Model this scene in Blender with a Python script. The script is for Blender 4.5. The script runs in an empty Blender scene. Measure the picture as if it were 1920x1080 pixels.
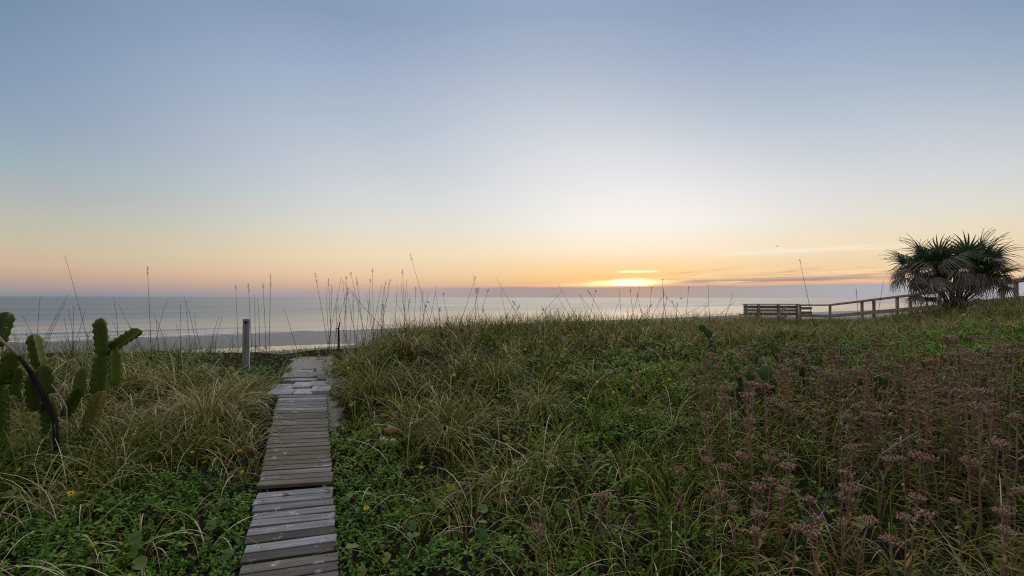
import bpy, math
import numpy as np
from mathutils import Matrix, Vector, Euler

R = math.radians
rng = np.random.default_rng(11)
sc = bpy.context.scene
COL = sc.collection

# ------------------------------------------------------------------ camera, sky, sun, exposure
ZC = 4.2                                   # eye height above the sea
SUN_AZ, SUN_EL = 13.2, 1.65                # degrees, right of the view axis, above the horizon
cam_d = bpy.data.cameras.new('camera')
cam_d.sensor_width = 36.0
cam_d.lens = 18.0
cam_d.clip_start = 0.05
cam_d.clip_end = 200000.0
cam = bpy.data.objects.new('camera', cam_d)
COL.objects.link(cam)
CAM_ROT = Euler((R(90 + 1.05), 0, 0)).to_matrix() @ Euler((0, 0, R(0.10))).to_matrix()
cam.matrix_world = Matrix.Translation((0, 0, ZC)) @ CAM_ROT.to_4x4()
sc.camera = cam
sc.render.resolution_x, sc.render.resolution_y = 1024, 576
sc.view_settings.view_transform = 'Standard'
sc.view_settings.look = 'None'
sc.view_settings.exposure = 0.0
sc.view_settings.gamma = 1.0
sc.view_settings.use_curve_mapping = False
sc.render.engine = 'CYCLES'
sc.cycles.use_denoising = False
sc.cycles.filter_width = 1.15
sc.cycles.max_bounces = 6
sc.cycles.diffuse_bounces = 3
sc.cycles.transparent_max_bounces = 8


def lin(c):
    out = []
    for v in c[:3]:
        v = v / 255.0
        out.append(v / 12.92 if v <= 0.04045 else ((v + 0.055) / 1.055) ** 2.4)
    return (*out, 1.0)


class NT:
    """small node-tree builder"""
    def __init__(s, tree):
        s.t = tree; s.n = tree.nodes; s.l = tree.links

    def node(s, kind, **kw):
        n = s.n.new(kind)
        for k, v in kw.items(): setattr(n, k, v)
        return n

    def put(s, sock, v):
        if hasattr(v, 'is_output'): s.l.new(v, sock)
        elif v is not None: sock.default_value = v

    def m(s, op, a, b=None, c=None, clamp=False):
        n = s.node('ShaderNodeMath', operation=op, use_clamp=clamp)
        s.put(n.inputs[0], a)
        if b is not None: s.put(n.inputs[1], b)
        if c is not None: s.put(n.inputs[2], c)
        return n.outputs[0]

    def add(s, a, b): return s.m('ADD', a, b)
    def sub(s, a, b): return s.m('SUBTRACT', a, b)
    def mul(s, a, b): return s.m('MULTIPLY', a, b)
    def div(s, a, b): return s.m('DIVIDE', a, b)

    def step(s, v, a, b):
        """smoothstep rising from a to b (a > b: falling)"""
        n = s.node('ShaderNodeMapRange', interpolation_type='SMOOTHSTEP')
        s.put(n.inputs['Value'], v)
        if a <= b:
            n.inputs['From Min'].default_value, n.inputs['From Max'].default_value = a, b
        else:
            n.inputs['From Min'].default_value, n.inputs['From Max'].default_value = b, a
            n.inputs['To Min'].default_value, n.inputs['To Max'].default_value = 1, 0
        return n.outputs['Result']

    def lerp(s, v, a, b, c, d):
        n = s.node('ShaderNodeMapRange')
        s.put(n.inputs['Value'], v)
        for k, x in zip(('From Min', 'From Max', 'To Min', 'To Max'), (a, b, c, d)): n.inputs[k].default_value = x
        return n.outputs['Result']

    def gauss(s, v, c, w):
        q = s.div(s.sub(v, c), w)
        return s.m('EXPONENT', s.mul(s.mul(q, q), -1.0))

    def mix(s, f, a, b, mode='MIX'):
        n = s.node('ShaderNodeMix', data_type='RGBA', blend_type=mode)
        s.put(n.inputs[0], f); s.put(n.inputs[6], a); s.put(n.inputs[7], b)
        return n.outputs[2]

    def ramp(s, f, stops, interp='LINEAR'):
        n = s.node('ShaderNodeValToRGB')
        cr = n.color_ramp; cr.interpolation = interp
        while len(cr.elements) < len(stops): cr.elements.new(0.5)
        for e, (p, c) in zip(cr.elements, stops):
            e.position = p; e.color = c if len(c) == 4 else (*c, 1)
        s.put(n.inputs[0], f)
        return n.outputs[0]

    def comb(s, x, y, z=0.0):
        n = s.node('ShaderNodeCombineXYZ')
        for k, v in zip(range(3), (x, y, z)): s.put(n.inputs[k], v)
        return n.outputs[0]

    def sep(s, v):
        n = s.node('ShaderNodeSeparateXYZ'); s.l.new(v, n.inputs[0])
        return n.outputs

    def noise(s, vec, scale=5.0, detail=3.0, rough=0.5, dist=0.0, dims='3D', w=None):
        n = s.node('ShaderNodeTexNoise', noise_dimensions=dims)
        if vec is not None: s.l.new(vec, n.inputs['Vector'])
        if w is not None: s.put(n.inputs['W'], w)
        n.inputs['Scale'].default_value = scale; n.inputs['Detail'].default_value = detail
        n.inputs['Roughness'].default_value = rough; n.inputs['Distortion'].default_value = dist
        return n.outputs['Fac']


def build_world():
    w = bpy.data.worlds.new('World'); sc.world = w; w.use_nodes = True
    w.node_tree.nodes.clear()
    k = NT(w.node_tree)
    tc = k.node('ShaderNodeTexCoord').outputs['Generated']
    x, y, z = k.sep(tc)
    el = k.mul(k.m('ARCSINE', z), 57.29578)
    az = k.mul(k.m('ARCTAN2', x, y), 57.29578)
    daz = k.m('WRAP', k.sub(az, k.sub(SUN_AZ, k.mul(k.step(el, 8.0, 24.0), 9.0))), 180.0, -180.0)
    ad = k.m('ABSOLUTE', daz)
    t = k.m('SQRT', k.div(k.m('MAXIMUM', el, 0.0), 90.0))

    def P(stops): return [(math.sqrt(e / 90.0), lin(c)) for e, c in stops]
    zen = [(40, (142, 160, 188)), (60, (146, 162, 188)), (90, (150, 164, 188))]
    r0 = k.ramp(t, P([(0, (190, 166, 152)), (1.2, (196, 168, 148)), (1.9, (246, 200, 138)), (3.4, (251, 217, 162)), (5.2, (253, 236, 212)),
                      (8.1, (249, 245, 239)), (11.1, (241, 240, 239)), (15.6, (222, 225, 230)), (19.5, (202, 209, 219)),
                      (24.6, (174, 188, 207)), (29.4, (152, 171, 197)), (40, (148, 166, 192)), *zen[1:]]))
    r1 = k.ramp(t, P([(0, (168, 164, 167)), (0.5, (182, 166, 163)), (1.0, (205, 175, 158)), (2.0, (234, 198, 162)), (3.3, (240, 214, 178)),
                      (5, (241, 223, 190)), (7.5, (230, 225, 212)), (10.5, (217, 220, 221)), (15, (197, 205, 215)),
                      (18.5, (178, 193, 209)), (23.5, (158, 175, 202)), (28, (138, 158, 188)), *zen]))
    r2 = k.ramp(t, P([(0, (126, 137, 150)), (0.3, (146, 146, 153)), (0.8, (170, 154, 152)), (1.7, (196, 168, 148)), (2.6, (207, 182, 157)),
                      (4, (204, 190, 165)), (6.3, (191, 190, 177)), (8.5, (176, 183, 184)), (10.8, (160, 179, 187)),
                      (13.4, (148, 167, 188)), (15.2, (139, 160, 185)), (19.3, (120, 145, 177)), (23.3, (104, 132, 162)), (40, (130, 150, 180)), *zen[1:]]))
    r3 = k.ramp(t, P([(0, (118, 128, 148)), (2, (160, 150, 156)), (5, (160, 155, 165)), (10, (150, 155, 172)), (20, (132, 148, 174)),
                      (40, (140, 157, 183)), *zen[1:]]))
    c = k.mix(k.step(ad, 0.0, 26.0), r0, r1)
    c = k.mix(k.step(ad, 24.0, 60.0), c, r2)
    c = k.mix(k.step(ad, 60.0, 120.0), c, r3)
    # a thin physical sky under the twilight colours
    ns = k.node('ShaderNodeTexSky', sky_type='NISHITA', sun_disc=False, sun_elevation=R(SUN_EL), sun_rotation=R(SUN_AZ))
    ns.altitude = 4
    c = k.mix(0.04, c, k.mix(1.0, ns.outputs[0], (0.1, 0.1, 0.1, 1), 'MULTIPLY'))
    # ---- cloud bank and streaks low over the sea
    v1 = k.comb(k.mul(az, 0.11), k.mul(el, 1.5), 0.0)
    n1 = k.noise(v1, 1.0, 5, 0.6)
    v2 = k.comb(k.mul(az, 0.16), k.add(k.mul(el, 5.0), k.mul(az, -0.06)), 3.7)
    n2 = k.noise(v2, 1.0, 6, 0.66, 0.6)
    # glow of the sun behind the bank
    side = k.step(daz, -6, 8)
    glow = k.mul(k.gauss(daz, 0.0, 7.0), k.gauss(el, 1.8, 0.6))
    c = k.mix(k.mul(glow, 0.22), c, lin((253, 206, 120)))
    lens = k.mul(k.gauss(daz, -0.9, 4.6), k.gauss(el, k.add(1.60, k.add(k.mul(k.sub(n2, .5), .9), k.mul(daz, .025))), 0.22))
    core = k.mul(k.gauss(daz, -0.1, 1.7), k.gauss(el, k.add(1.66, k.mul(k.sub(n2, .5), .7)), 0.25))
    # orange and yellow torn streaks
    reg = k.mul(k.mul(k.step(el, 1.25, 1.6), k.step(el, 3.6, 2.0)), k.step(daz, 1.0, 7.0))
    st = k.mul(k.mul(k.step(n2, 0.49, 0.60), reg), 0.9)
    c = k.mix(st, c, lin((254, 222, 166)))
    st2 = k.mul(k.mul(k.step(n2, 0.49, 0.40), reg), 0.9)
    c = k.mix(st2, c, lin((206, 166, 142)))
    pk = k.mul(k.mul(k.gauss(el, k.add(1.42, k.mul(daz, 0.006)), 0.13), k.step(daz, 2.0, 6.0)), k.step(n1, 0.30, 0.5))
    c = k.mix(k.mul(pk, 0.9), c, lin((245, 180, 138)))
    # dark flat streak right of the sun
    ds = k.mul(k.mul(k.gauss(el, k.add(k.add(1.62, k.mul(daz, 0.014)), k.mul(k.sub(n2, .5), 1.1)), 0.17), k.step(daz, 2.5, 7.0)), k.step(daz, 25.0, 18.0))
    c = k.mix(k.mul(ds, 0.95), c, lin((164, 146, 144)))
    # streaks left of the sun
    ls = k.mul(k.mul(k.gauss(el, k.add(1.42, k.mul(k.sub(n1, .5), .5)), 0.16), k.step(daz, -21.0, -11.0)), k.step(daz, 0.0, -3.0))
    c = k.mix(k.mul(ls, 0.85), c, lin((250, 190, 126)))
    # high faint cirrus
    ci = k.mul(k.mul(k.gauss(el, k.add(4.5, k.mul(daz, 0.008)), 0.26), k.step(daz, 5.0, 12.0)), k.mul(k.step(daz, 28.0, 22.0), k.step(n2, 0.36, 0.52)))
    c = k.mix(k.mul(ci, 0.8), c, lin((250, 236, 214)))
    # the grey mauve bank
    top = k.add(k.lerp(daz, -16, 26, 1.12, 1.38), k.mul(k.sub(n1, .5), .55))
    bank = k.mul(k.mul(k.m('SUBTRACT', 1.0, k.step(k.sub(el, top), -0.10, 0.05)), k.step(daz, -30.0, -13.0)), 0.95)
    bcol = k.ramp(k.lerp(daz, -25, 30, 0, 1), [(0, lin((166, 152, 157))), (0.3, lin((169, 154, 151))), (0.47, lin((190, 160, 143))), (0.62, lin((172, 162, 160))), (0.85, lin((171, 172, 178))), (1, lin((174, 177, 184)))])
    c = k.mix(bank, c, bcol)
    cut = k.step(k.sub(el, top), -0.16, 0.12)
    gl = k.add(k.mul(k.mul(lens, cut), 1.1), k.mul(k.mul(core, cut), 3.5))
    c = k.mix(1.0, c, k.mix(1.0, (1.0, 0.72, 0.34, 1), k.comb(gl, gl, gl), 'MULTIPLY'), 'ADD')
    ws = k.mul(k.mul(k.gauss(el, 2.83, 0.085), k.step(daz, -1.9, -0.6)), k.mul(k.step(daz, 3.2, 1.6), 0.9))
    c = k.mix(1.0, c, k.mix(1.0, (1.0, 0.85, 0.62, 1), k.comb(ws, ws, ws), 'MULTIPLY'), 'ADD')
    bg = k.node('ShaderNodeBackground'); bg.inputs['Strength'].default_value = 1.0
    k.l.new(c, bg.inputs['Color'])
    out = k.node('ShaderNodeOutputWorld'); k.l.new(bg.outputs[0], out.inputs[0])
    w.cycles.sampling_method = 'MANUAL'; w.cycles.sample_map_resolution = 1024


build_world()

sun_d = bpy.data.lights.new('sun', 'SUN')
sun_d.energy = 1.3
sun_d.angle = R(96)
sun_d.color = (1.0, 0.82, 0.60)
sun = bpy.data.objects.new('sun', sun_d); COL.objects.link(sun)
sd = Vector((math.sin(R(SUN_AZ)) * math.cos(R(52)), math.cos(R(SUN_AZ)) * math.cos(R(52)), math.sin(R(52))))
sun.rotation_euler = sd.to_track_quat('Z', 'Y').to_euler()
sun.location = (20, 80, 30)

# ------------------------------------------------------------------ helpers


def tag(o, label=None, cat=None, group=None, kind=None):
    if label: o['label'] = label
    if cat: o['category'] = cat
    if group: o['group'] = group
    if kind: o['kind'] = kind
    return o


def link(name, data, mat=None, parent=None):
    o = bpy.data.objects.new(name, data)
    if mat is not None and data is not None and len(data.materials) == 0: data.materials.append(mat)
    COL.objects.link(o)
    if parent is not None: o.parent = parent
    return o


def empty(name, loc=(0, 0, 0), rz=0.0):
    o = bpy.data.objects.new(name, None); COL.objects.link(o)
    o.location = loc; o.rotation_euler = (0, 0, rz); o.empty_display_size = 0.1
    return o


def np_mesh(name, v, quads=None, tris=None, attrs=None, smooth=False):
    """fast mesh from numpy arrays; attrs: name -> per-vertex floats"""
    me = bpy.data.meshes.new(name)
    v = np.ascontiguousarray(v, dtype=np.float32)
    me.vertices.add(len(v)); me.vertices.foreach_set('co', v.ravel())
    idx, start, n = [], [], 0
    if quads is not None and len(quads):
        q = np.asarray(quads, dtype=np.int32); idx.append(q.ravel()); start.append(n + 4 * np.arange(len(q), dtype=np.int32)); n += 4 * len(q)
    if tris is not None and len(tris):
        q = np.asarray(tris, dtype=np.int32); idx.append(q.ravel()); start.append(n + 3 * np.arange(len(q), dtype=np.int32)); n += 3 * len(q)
    idx = np.concatenate(idx); start = np.concatenate(start)
    me.loops.add(len(idx)); me.loops.foreach_set('vertex_index', idx)
    me.polygons.add(len(start)); me.polygons.foreach_set('loop_start', start)
    if smooth: me.polygons.foreach_set('use_smooth', np.ones(len(start), dtype=bool))
    for k, a in (attrs or {}).items():
        at = me.attributes.new(k, 'FLOAT', 'POINT'); at.data.foreach_set('value', np.ascontiguousarray(a, dtype=np.float32))
    me.update(calc_edges=True)
    return me


class MB:
    """collects small shapes into one mesh"""
    def __init__(s): s.v = []; s.f = []; s.t = []

    def add(s, v, f, tint=0.5):
        o = len(s.v)
        s.v += [tuple(p) for p in v]; s.f += [tuple(i + o for i in q) for q in f]
        s.t += [tint] * len(v) if np.isscalar(tint) else list(tint)
        return s

    def box(s, c, size, rot=None, bev=0.0, tint=0.5):
        hx, hy, hz = (a / 2 for a in size)
        M = rot if rot is not None else Matrix.Identity(3)
        c = Vector(c)
        if bev <= 0:
            vs = [(-hx, -hy, -hz), (hx, -hy, -hz), (hx, hy, -hz), (-hx, hy, -hz), (-hx, -hy, hz), (hx, -hy, hz), (hx, hy, hz), (-hx, hy, hz)]
            fs = [(0, 3, 2, 1), (4, 5, 6, 7), (0, 1, 5, 4), (1, 2, 6, 5), (2, 3, 7, 6), (3, 0, 4, 7)]
        else:
            b = bev
            def ring(z, i): return [(-hx + i, -hy + i, z), (hx - i, -hy + i, z), (hx - i, hy - i, z), (-hx + i, hy - i, z)]
            vs = ring(-hz, b) + ring(-hz + b, 0) + ring(hz - b, 0) + ring(hz, b)
            fs = [(3, 2, 1, 0), (12, 13, 14, 15)]
            for r in range(3):
                for j in range(4):
                    fs.append((r * 4 + j, r * 4 + (j + 1) % 4, r * 4 + 4 + (j + 1) % 4, r * 4 + 4 + j))
        return s.add([c + M @ Vector(p) for p in vs], fs, tint)

    def tube(s, pts, radii, n=6, tint=0.5, cap=True):
        pts = [Vector(p) for p in pts]
        if np.isscalar(radii): radii = [radii] * len(pts)
        vs, fs = [], []
        for i, p in enumerate(pts):
            d = (pts[min(i + 1, len(pts) - 1)] - pts[max(i - 1, 0)]).normalized()
            a = d.orthogonal() if i == 0 else (a - d * a.dot(d))
            a.normalize(); b = d.cross(a)
            for j in range(n):
                th = 2 * math.pi * j / n
                vs.append(p + (a * math.cos(th) + b * math.sin(th)) * radii[i])
        for i in range(len(pts) - 1):
            for j in range(n):
                fs.append((i * n + j, i * n + (j + 1) % n, (i + 1) * n + (j + 1) % n, (i + 1) * n + j))
        if cap:
            fs.append(tuple(range(n - 1, -1, -1))); fs.append(tuple((len(pts) - 1) * n + j for j in range(n)))
        return s.add(vs, fs, tint)

    def spindle(s, p0, p1, r, n=4, tint=0.5, at=0.55):
        """pointed bud between two points"""
        p0, p1 = Vector(p0), Vector(p1)
        d = (p1 - p0); a = d.orthogonal().normalized(); b = d.normalized().cross(a)
        mid = p0 + d * at
        vs = [p0] + [mid + (a * math.cos(6.2832 * j / n) + b * math.sin(6.2832 * j / n)) * r for j in range(n)] + [p1]
        fs = []
        for j in range(n):
            fs.append((0, 1 + (j + 1) % n, 1 + j)); fs.append((n + 1, 1 + j, 1 + (j + 1) % n))
        return s.add(vs, fs, tint)

    def leaf(s, base, dirv, up, length, width, bend=0.2, fold=0.25, tint=0.5, n=3):
        """narrow leaf blade with a fold along its midrib"""
        base = Vector(base); d = Vector(dirv).normalized(); u = Vector(up)
        sd = d.cross(u)
        if sd.length < 1e-4: sd = d.orthogonal()
        sd.normalize(); u = sd.cross(d).normalized()
        vs, fs = [], []
        for i in range(n + 1):
            q = i / n
            w = width * 0.5 * (math.sin(math.pi * min(1, 0.12 + q * 0.88)) ** 0.7 if i < n else 0.02)
            c = base + d * (length * q) - u * (bend * length * q * q)
            vs += [c + sd * w + u * (w * fold), c, c - sd * w + u * (w * fold)]
        for i in range(n):
            a = i * 3
            fs += [(a, a + 1, a + 4, a + 3), (a + 1, a + 2, a + 5, a + 4)]
        return s.add(vs, fs, tint)

    def mesh(s, name, smooth=False):
        me = bpy.data.meshes.new(name); me.from_pydata(s.v, [], s.f)
        at = me.attributes.new('tint', 'FLOAT', 'POINT'); at.data.foreach_set('value', np.asarray(s.t, dtype=np.float32))
        if smooth: me.polygons.foreach_set('use_smooth', np.ones(len(me.polygons), dtype=bool))
        me.update()
        return me


_vn = {}


def vnoise(x, y, scale=1.0, seed=0, octaves=3):
    """smooth value noise, about 0..1"""
    x = np.asarray(x, float) * scale; y = np.asarray(y, float) * scale
    if seed not in _vn: _vn[seed] = np.random.default_rng(1000 + seed).random((256, 256))
    T = _vn[seed]; tot = 0; amp = 1.0; s = 0
    for _ in range(octaves):
        xi = np.floor(x).astype(int); yi = np.floor(y).astype(int)
        fx = x - xi; fy = y - yi; fx = fx * fx * (3 - 2 * fx); fy = fy * fy * (3 - 2 * fy)
        a = T[xi % 256, yi % 256]; b = T[(xi + 1) % 256, yi % 256]; c = T[xi % 256, (yi + 1) % 256]; d = T[(xi + 1) % 256, (yi + 1) % 256]
        tot = tot + amp * ((a * (1 - fx) + b * fx) * (1 - fy) + (c * (1 - fx) + d * fx) * fy); s += amp
        amp *= 0.5; x = x * 2 + 17.3; y = y * 2 + 9.1
    return tot / s


def sstep(v, a, b):
    t = np.clip((np.asarray(v, float) - a) / (b - a), 0, 1)
    return t * t * (3 - 2 * t)


# ------------------------------------------------------------------ materials
def new_mat(name):
    m = bpy.data.materials.new(name); m.use_nodes = True
    m.node_tree.nodes.clear()
    return m, NT(m.node_tree)


def finish(k, shader):
    o = k.node('ShaderNodeOutputMaterial'); k.l.new(shader, o.inputs[0])


def principled(k, color, rough=0.6, normal=None, spec=0.5, **kw):
    p = k.node('ShaderNodeBsdfPrincipled')
    k.put(p.inputs['Base Color'], color); k.put(p.inputs['Roughness'], rough)
    k.put(p.inputs['Specular IOR Level'], spec)
    if normal is not None: k.l.new(normal, p.inputs['Normal'])
    for a, v in kw.items(): k.put(p.inputs[a.replace('_', ' ')], v)
    return p.outputs[0]


def bump(k, h, strength=0.4, dist=0.01):
    b = k.node('ShaderNodeBump'); b.inputs['Strength'].default_value = strength; b.inputs['Distance'].default_value = dist
    k.l.new(h, b.inputs['Height'])
    return b.outputs[0]


def foliage_mat(name, stops, trans=0.35, rough=0.6, spec=0.06, mottled=30.0):
    m, k = new_mat(name)
    at = k.node('ShaderNodeAttribute', attribute_name='tint').outputs['Fac']
    tc = k.node('ShaderNodeNewGeometry').outputs['Position']
    n = k.noise(tc, mottled, 2)
    c = k.ramp(k.add(at, k.mul(k.sub(n, 0.5), 0.22)), stops)
    p = principled(k, c, rough, spec=spec)
    tr = k.node('ShaderNodeBsdfTranslucent'); k.l.new(c, tr.inputs[0])
    mx = k.node('ShaderNodeMixShader'); mx.inputs[0].default_value = trans
    k.l.new(p, mx.inputs[1]); k.l.new(tr.outputs[0], mx.inputs[2])
    finish(k, mx.outputs[0])
    return m


M = {}
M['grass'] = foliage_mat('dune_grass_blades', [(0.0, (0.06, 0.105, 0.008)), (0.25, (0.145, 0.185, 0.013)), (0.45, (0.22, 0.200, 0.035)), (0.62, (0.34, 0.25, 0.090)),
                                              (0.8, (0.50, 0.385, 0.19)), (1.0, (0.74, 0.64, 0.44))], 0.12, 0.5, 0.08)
M['cover'] = foliage_mat('ground_cover_leaves', [(0.0, (0.026, 0.085, 0.005)), (0.4, (0.075, 0.190, 0.010)), (0.75, (0.16, 0.28, 0.020)), (1.0, (0.30, 0.36, 0.030))], 0.15, 0.34, 0.22)
M['round_leaf'] = foliage_mat('round_leaf_green', [(0.0, (0.04, 0.105, 0.035)), (0.5, (0.10, 0.18, 0.028)), (0.8, (0.20, 0.25, 0.035)), (1.0, (0.42, 0.33, 0.03))], 0.4, 0.4, 0.5)
M['stalk'] = foliage_mat('dry_stalk', [(0.0, (0.07, 0.05, 0.035)), (0.5, (0.15, 0.115, 0.075)), (1.0, (0.30, 0.24, 0.16))], 0.05, 0.7)
M['kal_stem'] = foliage_mat('reddish_stem', [(0.0, (0.13, 0.065, 0.040)), (0.5, (0.27, 0.150, 0.095)), (1.0, (0.42, 0.27, 0.19))], 0.0, 0.6)
M['kal_leaf'] = foliage_mat('narrow_leaf_brown_green', [(0.0, (0.060, 0.095, 0.012)), (0.35, (0.16, 0.16, 0.028)), (0.7, (0.28, 0.17, 0.060)), (1.0, (0.42, 0.27, 0.15))], 0.2, 0.5)
M['kal_head'] = foliage_mat('dried_pink_florets', [(0.0, (0.16, 0.070, 0.036)), (0.5, (0.35, 0.195, 0.120)), (1.0, (0.62, 0.44, 0.34))], 0.1, 0.7)
M['petal'] = foliage_mat('yellow_petals', [(0.0, (0.75, 0.36, 0.01)), (1.0, (0.85, 0.60, 0.02))], 0.3, 0.5)
M['flower_eye'] = foliage_mat('flower_centre', [(0.0, (0.05, 0.02, 0.01)), (1.0, (0.16, 0.07, 0.01))], 0.0, 0.8)
M['cactus'] = foliage_mat('cactus_skin', [(0.0, (0.034, 0.060, 0.008)), (0.5, (0.105, 0.145, 0.016)), (0.85, (0.22, 0.22, 0.035)), (1.0, (0.32, 0.19, 0.05))], 0.15, 0.45, 0.2, 14.0)
M['pear'] = foliage_mat('prickly_pear_skin', [(0.0, (0.034, 0.062, 0.016)), (0.5, (0.065, 0.110, 0.026)), (1.0, (0.19, 0.25, 0.09))], 0.0, 0.65, 0.2, 20.0)
M['spine'] = foliage_mat('pale_spines', [(0.0, (0.25, 0.22, 0.15)), (1.0, (0.5, 0.45, 0.36))], 0.0, 0.6)
M['palm_green'] = foliage_mat('palm_green', [(0.0, (0.032, 0.062, 0.022)), (0.5, (0.08, 0.135, 0.050)), (1.0, (0.20, 0.25, 0.12))], 0.18, 0.36, 0.35)
M['palm_dead'] = foliage_mat('palm_dead', [(0.0, (0.15, 0.11, 0.07)), (0.5, (0.35, 0.275, 0.195)), (1.0, (0.62, 0.54, 0.45))], 0.12, 0.6)
M['palm_trunk'] = foliage_mat('palm_trunk', [(0.0, (0.05, 0.035, 0.025)), (1.0, (0.14, 0.10, 0.07))], 0.0, 0.9)
M['dry_leaf'] = foliage_mat('dry_brown_leaf', [(0.0, (0.10, 0.04, 0.02)), (1.0, (0.30, 0.16, 0.06))], 0.2, 0.6)
M['dark_wood'] = foliage_mat('dark_dead_stem', [(0.0, (0.008, 0.006, 0.005)), (1.0, (0.030, 0.022, 0.018))], 0.0, 0.7)
M['twig'] = foliage_mat('bleached_twig', [(0.0, (0.12, 0.10, 0.08)), (1.0, (0.42, 0.36, 0.30))], 0.0, 0.8)
M['shell'] = foliage_mat('white_shell', [(0.0, (0.55, 0.53, 0.50)), (1.0, (0.82, 0.80, 0.78))], 0.0, 0.5)
M['clay'] = foliage_mat('orange_clay', [(0.0, (0.24, 0.10, 0.05)), (1.0, (0.38, 0.18, 0.10))], 0.0, 0.8)


def wood_mat(name, c0, c1, c2, axis=0, stains=0.0, scale=1.0):
    m, k = new_mat(name)
    tc = k.node('ShaderNodeTexCoord').outputs['Object']
    oi = k.node('ShaderNodeObjectInfo')
    x, y, z = k.sep(tc)
    off = k.mul(oi.outputs['Random'], 37.0)
    sc_ = [3.0 * scale] * 3
    comps = [x, y, z]
    v = k.comb(*[k.add(k.mul(cc, 2.2 * scale if i == axis else 42.0 * scale), off) for i, cc in enumerate(comps)])
    grain = k.noise(v, 1.0, 4, 0.65, 0.3)
    v2 = k.comb(*[k.add(k.mul(cc, 3.0 * scale if i == axis else 9.0 * scale), off) for i, cc in enumerate(comps)])
    blot = k.noise(v2, 1.0, 3, 0.6)
    c = k.ramp(grain, [(0.25, c0), (0.5, c1), (0.75, c2)])
    c = k.mix(k.mul(k.step(blot, 0.42, 0.62), 0.45), c, k.mix(1.0, c, (0.62, 0.60, 0.48, 1), 'MULTIPLY'))
    c = k.mix(1.0, c, oi.outputs['Color'], 'MULTIPLY')
    if stains > 0:
        v3 = k.comb(k.add(k.mul(x, 6.0), off), k.add(k.mul(y, 9.0), off), k.mul(oi.outputs['Random'], 11.0))
        s1 = k.noise(v3, 1.0, 2, 0.5)
        s2 = k.noise(v3, 9.0, 3, 0.7)
        msk = k.mul(k.step(s1, 0.60, 0.70), k.step(s2, 0.47, 0.58))
        c = k.mix(k.mul(msk, stains), c, (0.62, 0.62, 0.62, 1))
    nb = bump(k, grain, 0.5, 0.004)
    finish(k, principled(k, c, 0.75, nb, 0.3))
    return m


M['plank'] = wood_mat('weathered_grey_wood', (0.13, 0.12, 0.11), (0.24, 0.23, 0.215), (0.36, 0.35, 0.34), 0, 0.8)
M['post_wood'] = wood_mat('weathered_post_wood', (0.13, 0.118, 0.105), (0.26, 0.245, 0.225), (0.46, 0.44, 0.41), 2, 0.0)
M['rail_wood'] = wood_mat('weathered_rail_wood', (0.25, 0.19, 0.13), (0.40, 0.31, 0.215), (0.54, 0.44, 0.32), 0, 0.0)
M['rust'] = foliage_mat('rusty_steel', [(0.0, (0.05, 0.03, 0.02)), (1.0, (0.16, 0.07, 0.03))], 0.0, 0.7)


def concrete():
    m, k = new_mat('pale_concrete')
    tc = k.node('ShaderNodeNewGeometry').outputs['Position']
    oi = k.node('ShaderNodeObjectInfo')
    n = k.noise(tc, 9, 5, 0.7); g = k.noise(tc, 160, 2, 0.5)
    c = k.ramp(n, [(0.3, (0.26, 0.255, 0.25)), (0.5, (0.42, 0.42, 0.42)), (0.75, (0.54, 0.54, 0.54))])
    c = k.mix(k.mul(k.step(g, 0.5, 0.7), 0.35), c, (0.16, 0.15, 0.14, 1))
    c = k.mix(1.0, c, oi.outputs['Color'], 'MULTIPLY')
    finish(k, principled(k, c, 0.85, bump(k, k.add(n, k.mul(g, 0.4)), 0.5, 0.01), 0.3))
    return m


M['concrete'] = concrete()


def ground_mat():
    m, k = new_mat('dune_sand')
    pos = k.node('ShaderNodeNewGeometry').outputs['Position']
    x, y, z = k.sep(pos)
    veg = k.node('ShaderNodeAttribute', attribute_name='veg').outputs['Fac']
    big = k.noise(pos, 1.3, 4, 0.6); fine = k.noise(pos, 60, 3, 0.6); ripple = k.noise(k.comb(k.mul(x, 0.25), k.mul(y, 0.9), 0.0), 1.0, 3, 0.6)
    dry = k.ramp(fine, [(0.3, (0.26, 0.235, 0.20)), (0.7, (0.42, 0.39, 0.35))])
    dry = k.mix(k.mul(k.step(ripple, 0.42, 0.62), 0.35), dry, (0.25, 0.23, 0.21, 1))
    wet = (0.080, 0.084, 0.094, 1)
    wm = k.step(k.add(z, k.mul(k.sub(ripple, .5), 0.25)), 1.15, 0.55)
    c = k.mix(wm, dry, wet)
    soil = k.ramp(k.noise(pos, 25, 4, 0.7), [(0.3, (0.018, 0.014, 0.010)), (0.55, (0.038, 0.029, 0.020)), (0.75, (0.085, 0.066, 0.046))])
    vm = k.step(k.add(veg, k.mul(k.sub(big, .5), 0.5)), 0.25, 0.6)
    c = k.mix(vm, c, soil)
    rough = k.mix(wm, (0.95, 0.95, 0.95, 1), (0.34, 0.34, 0.34, 1))
    sp = k.mul(wm, 0.3)
    finish(k, principled(k, c, k.sep(rough)[0] if False else k.lerp(wm, 0, 1, 0.95, 0.52), bump(k, k.add(fine, k.mul(big, 2.0)), 0.35, 0.02), sp))
    return m


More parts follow.
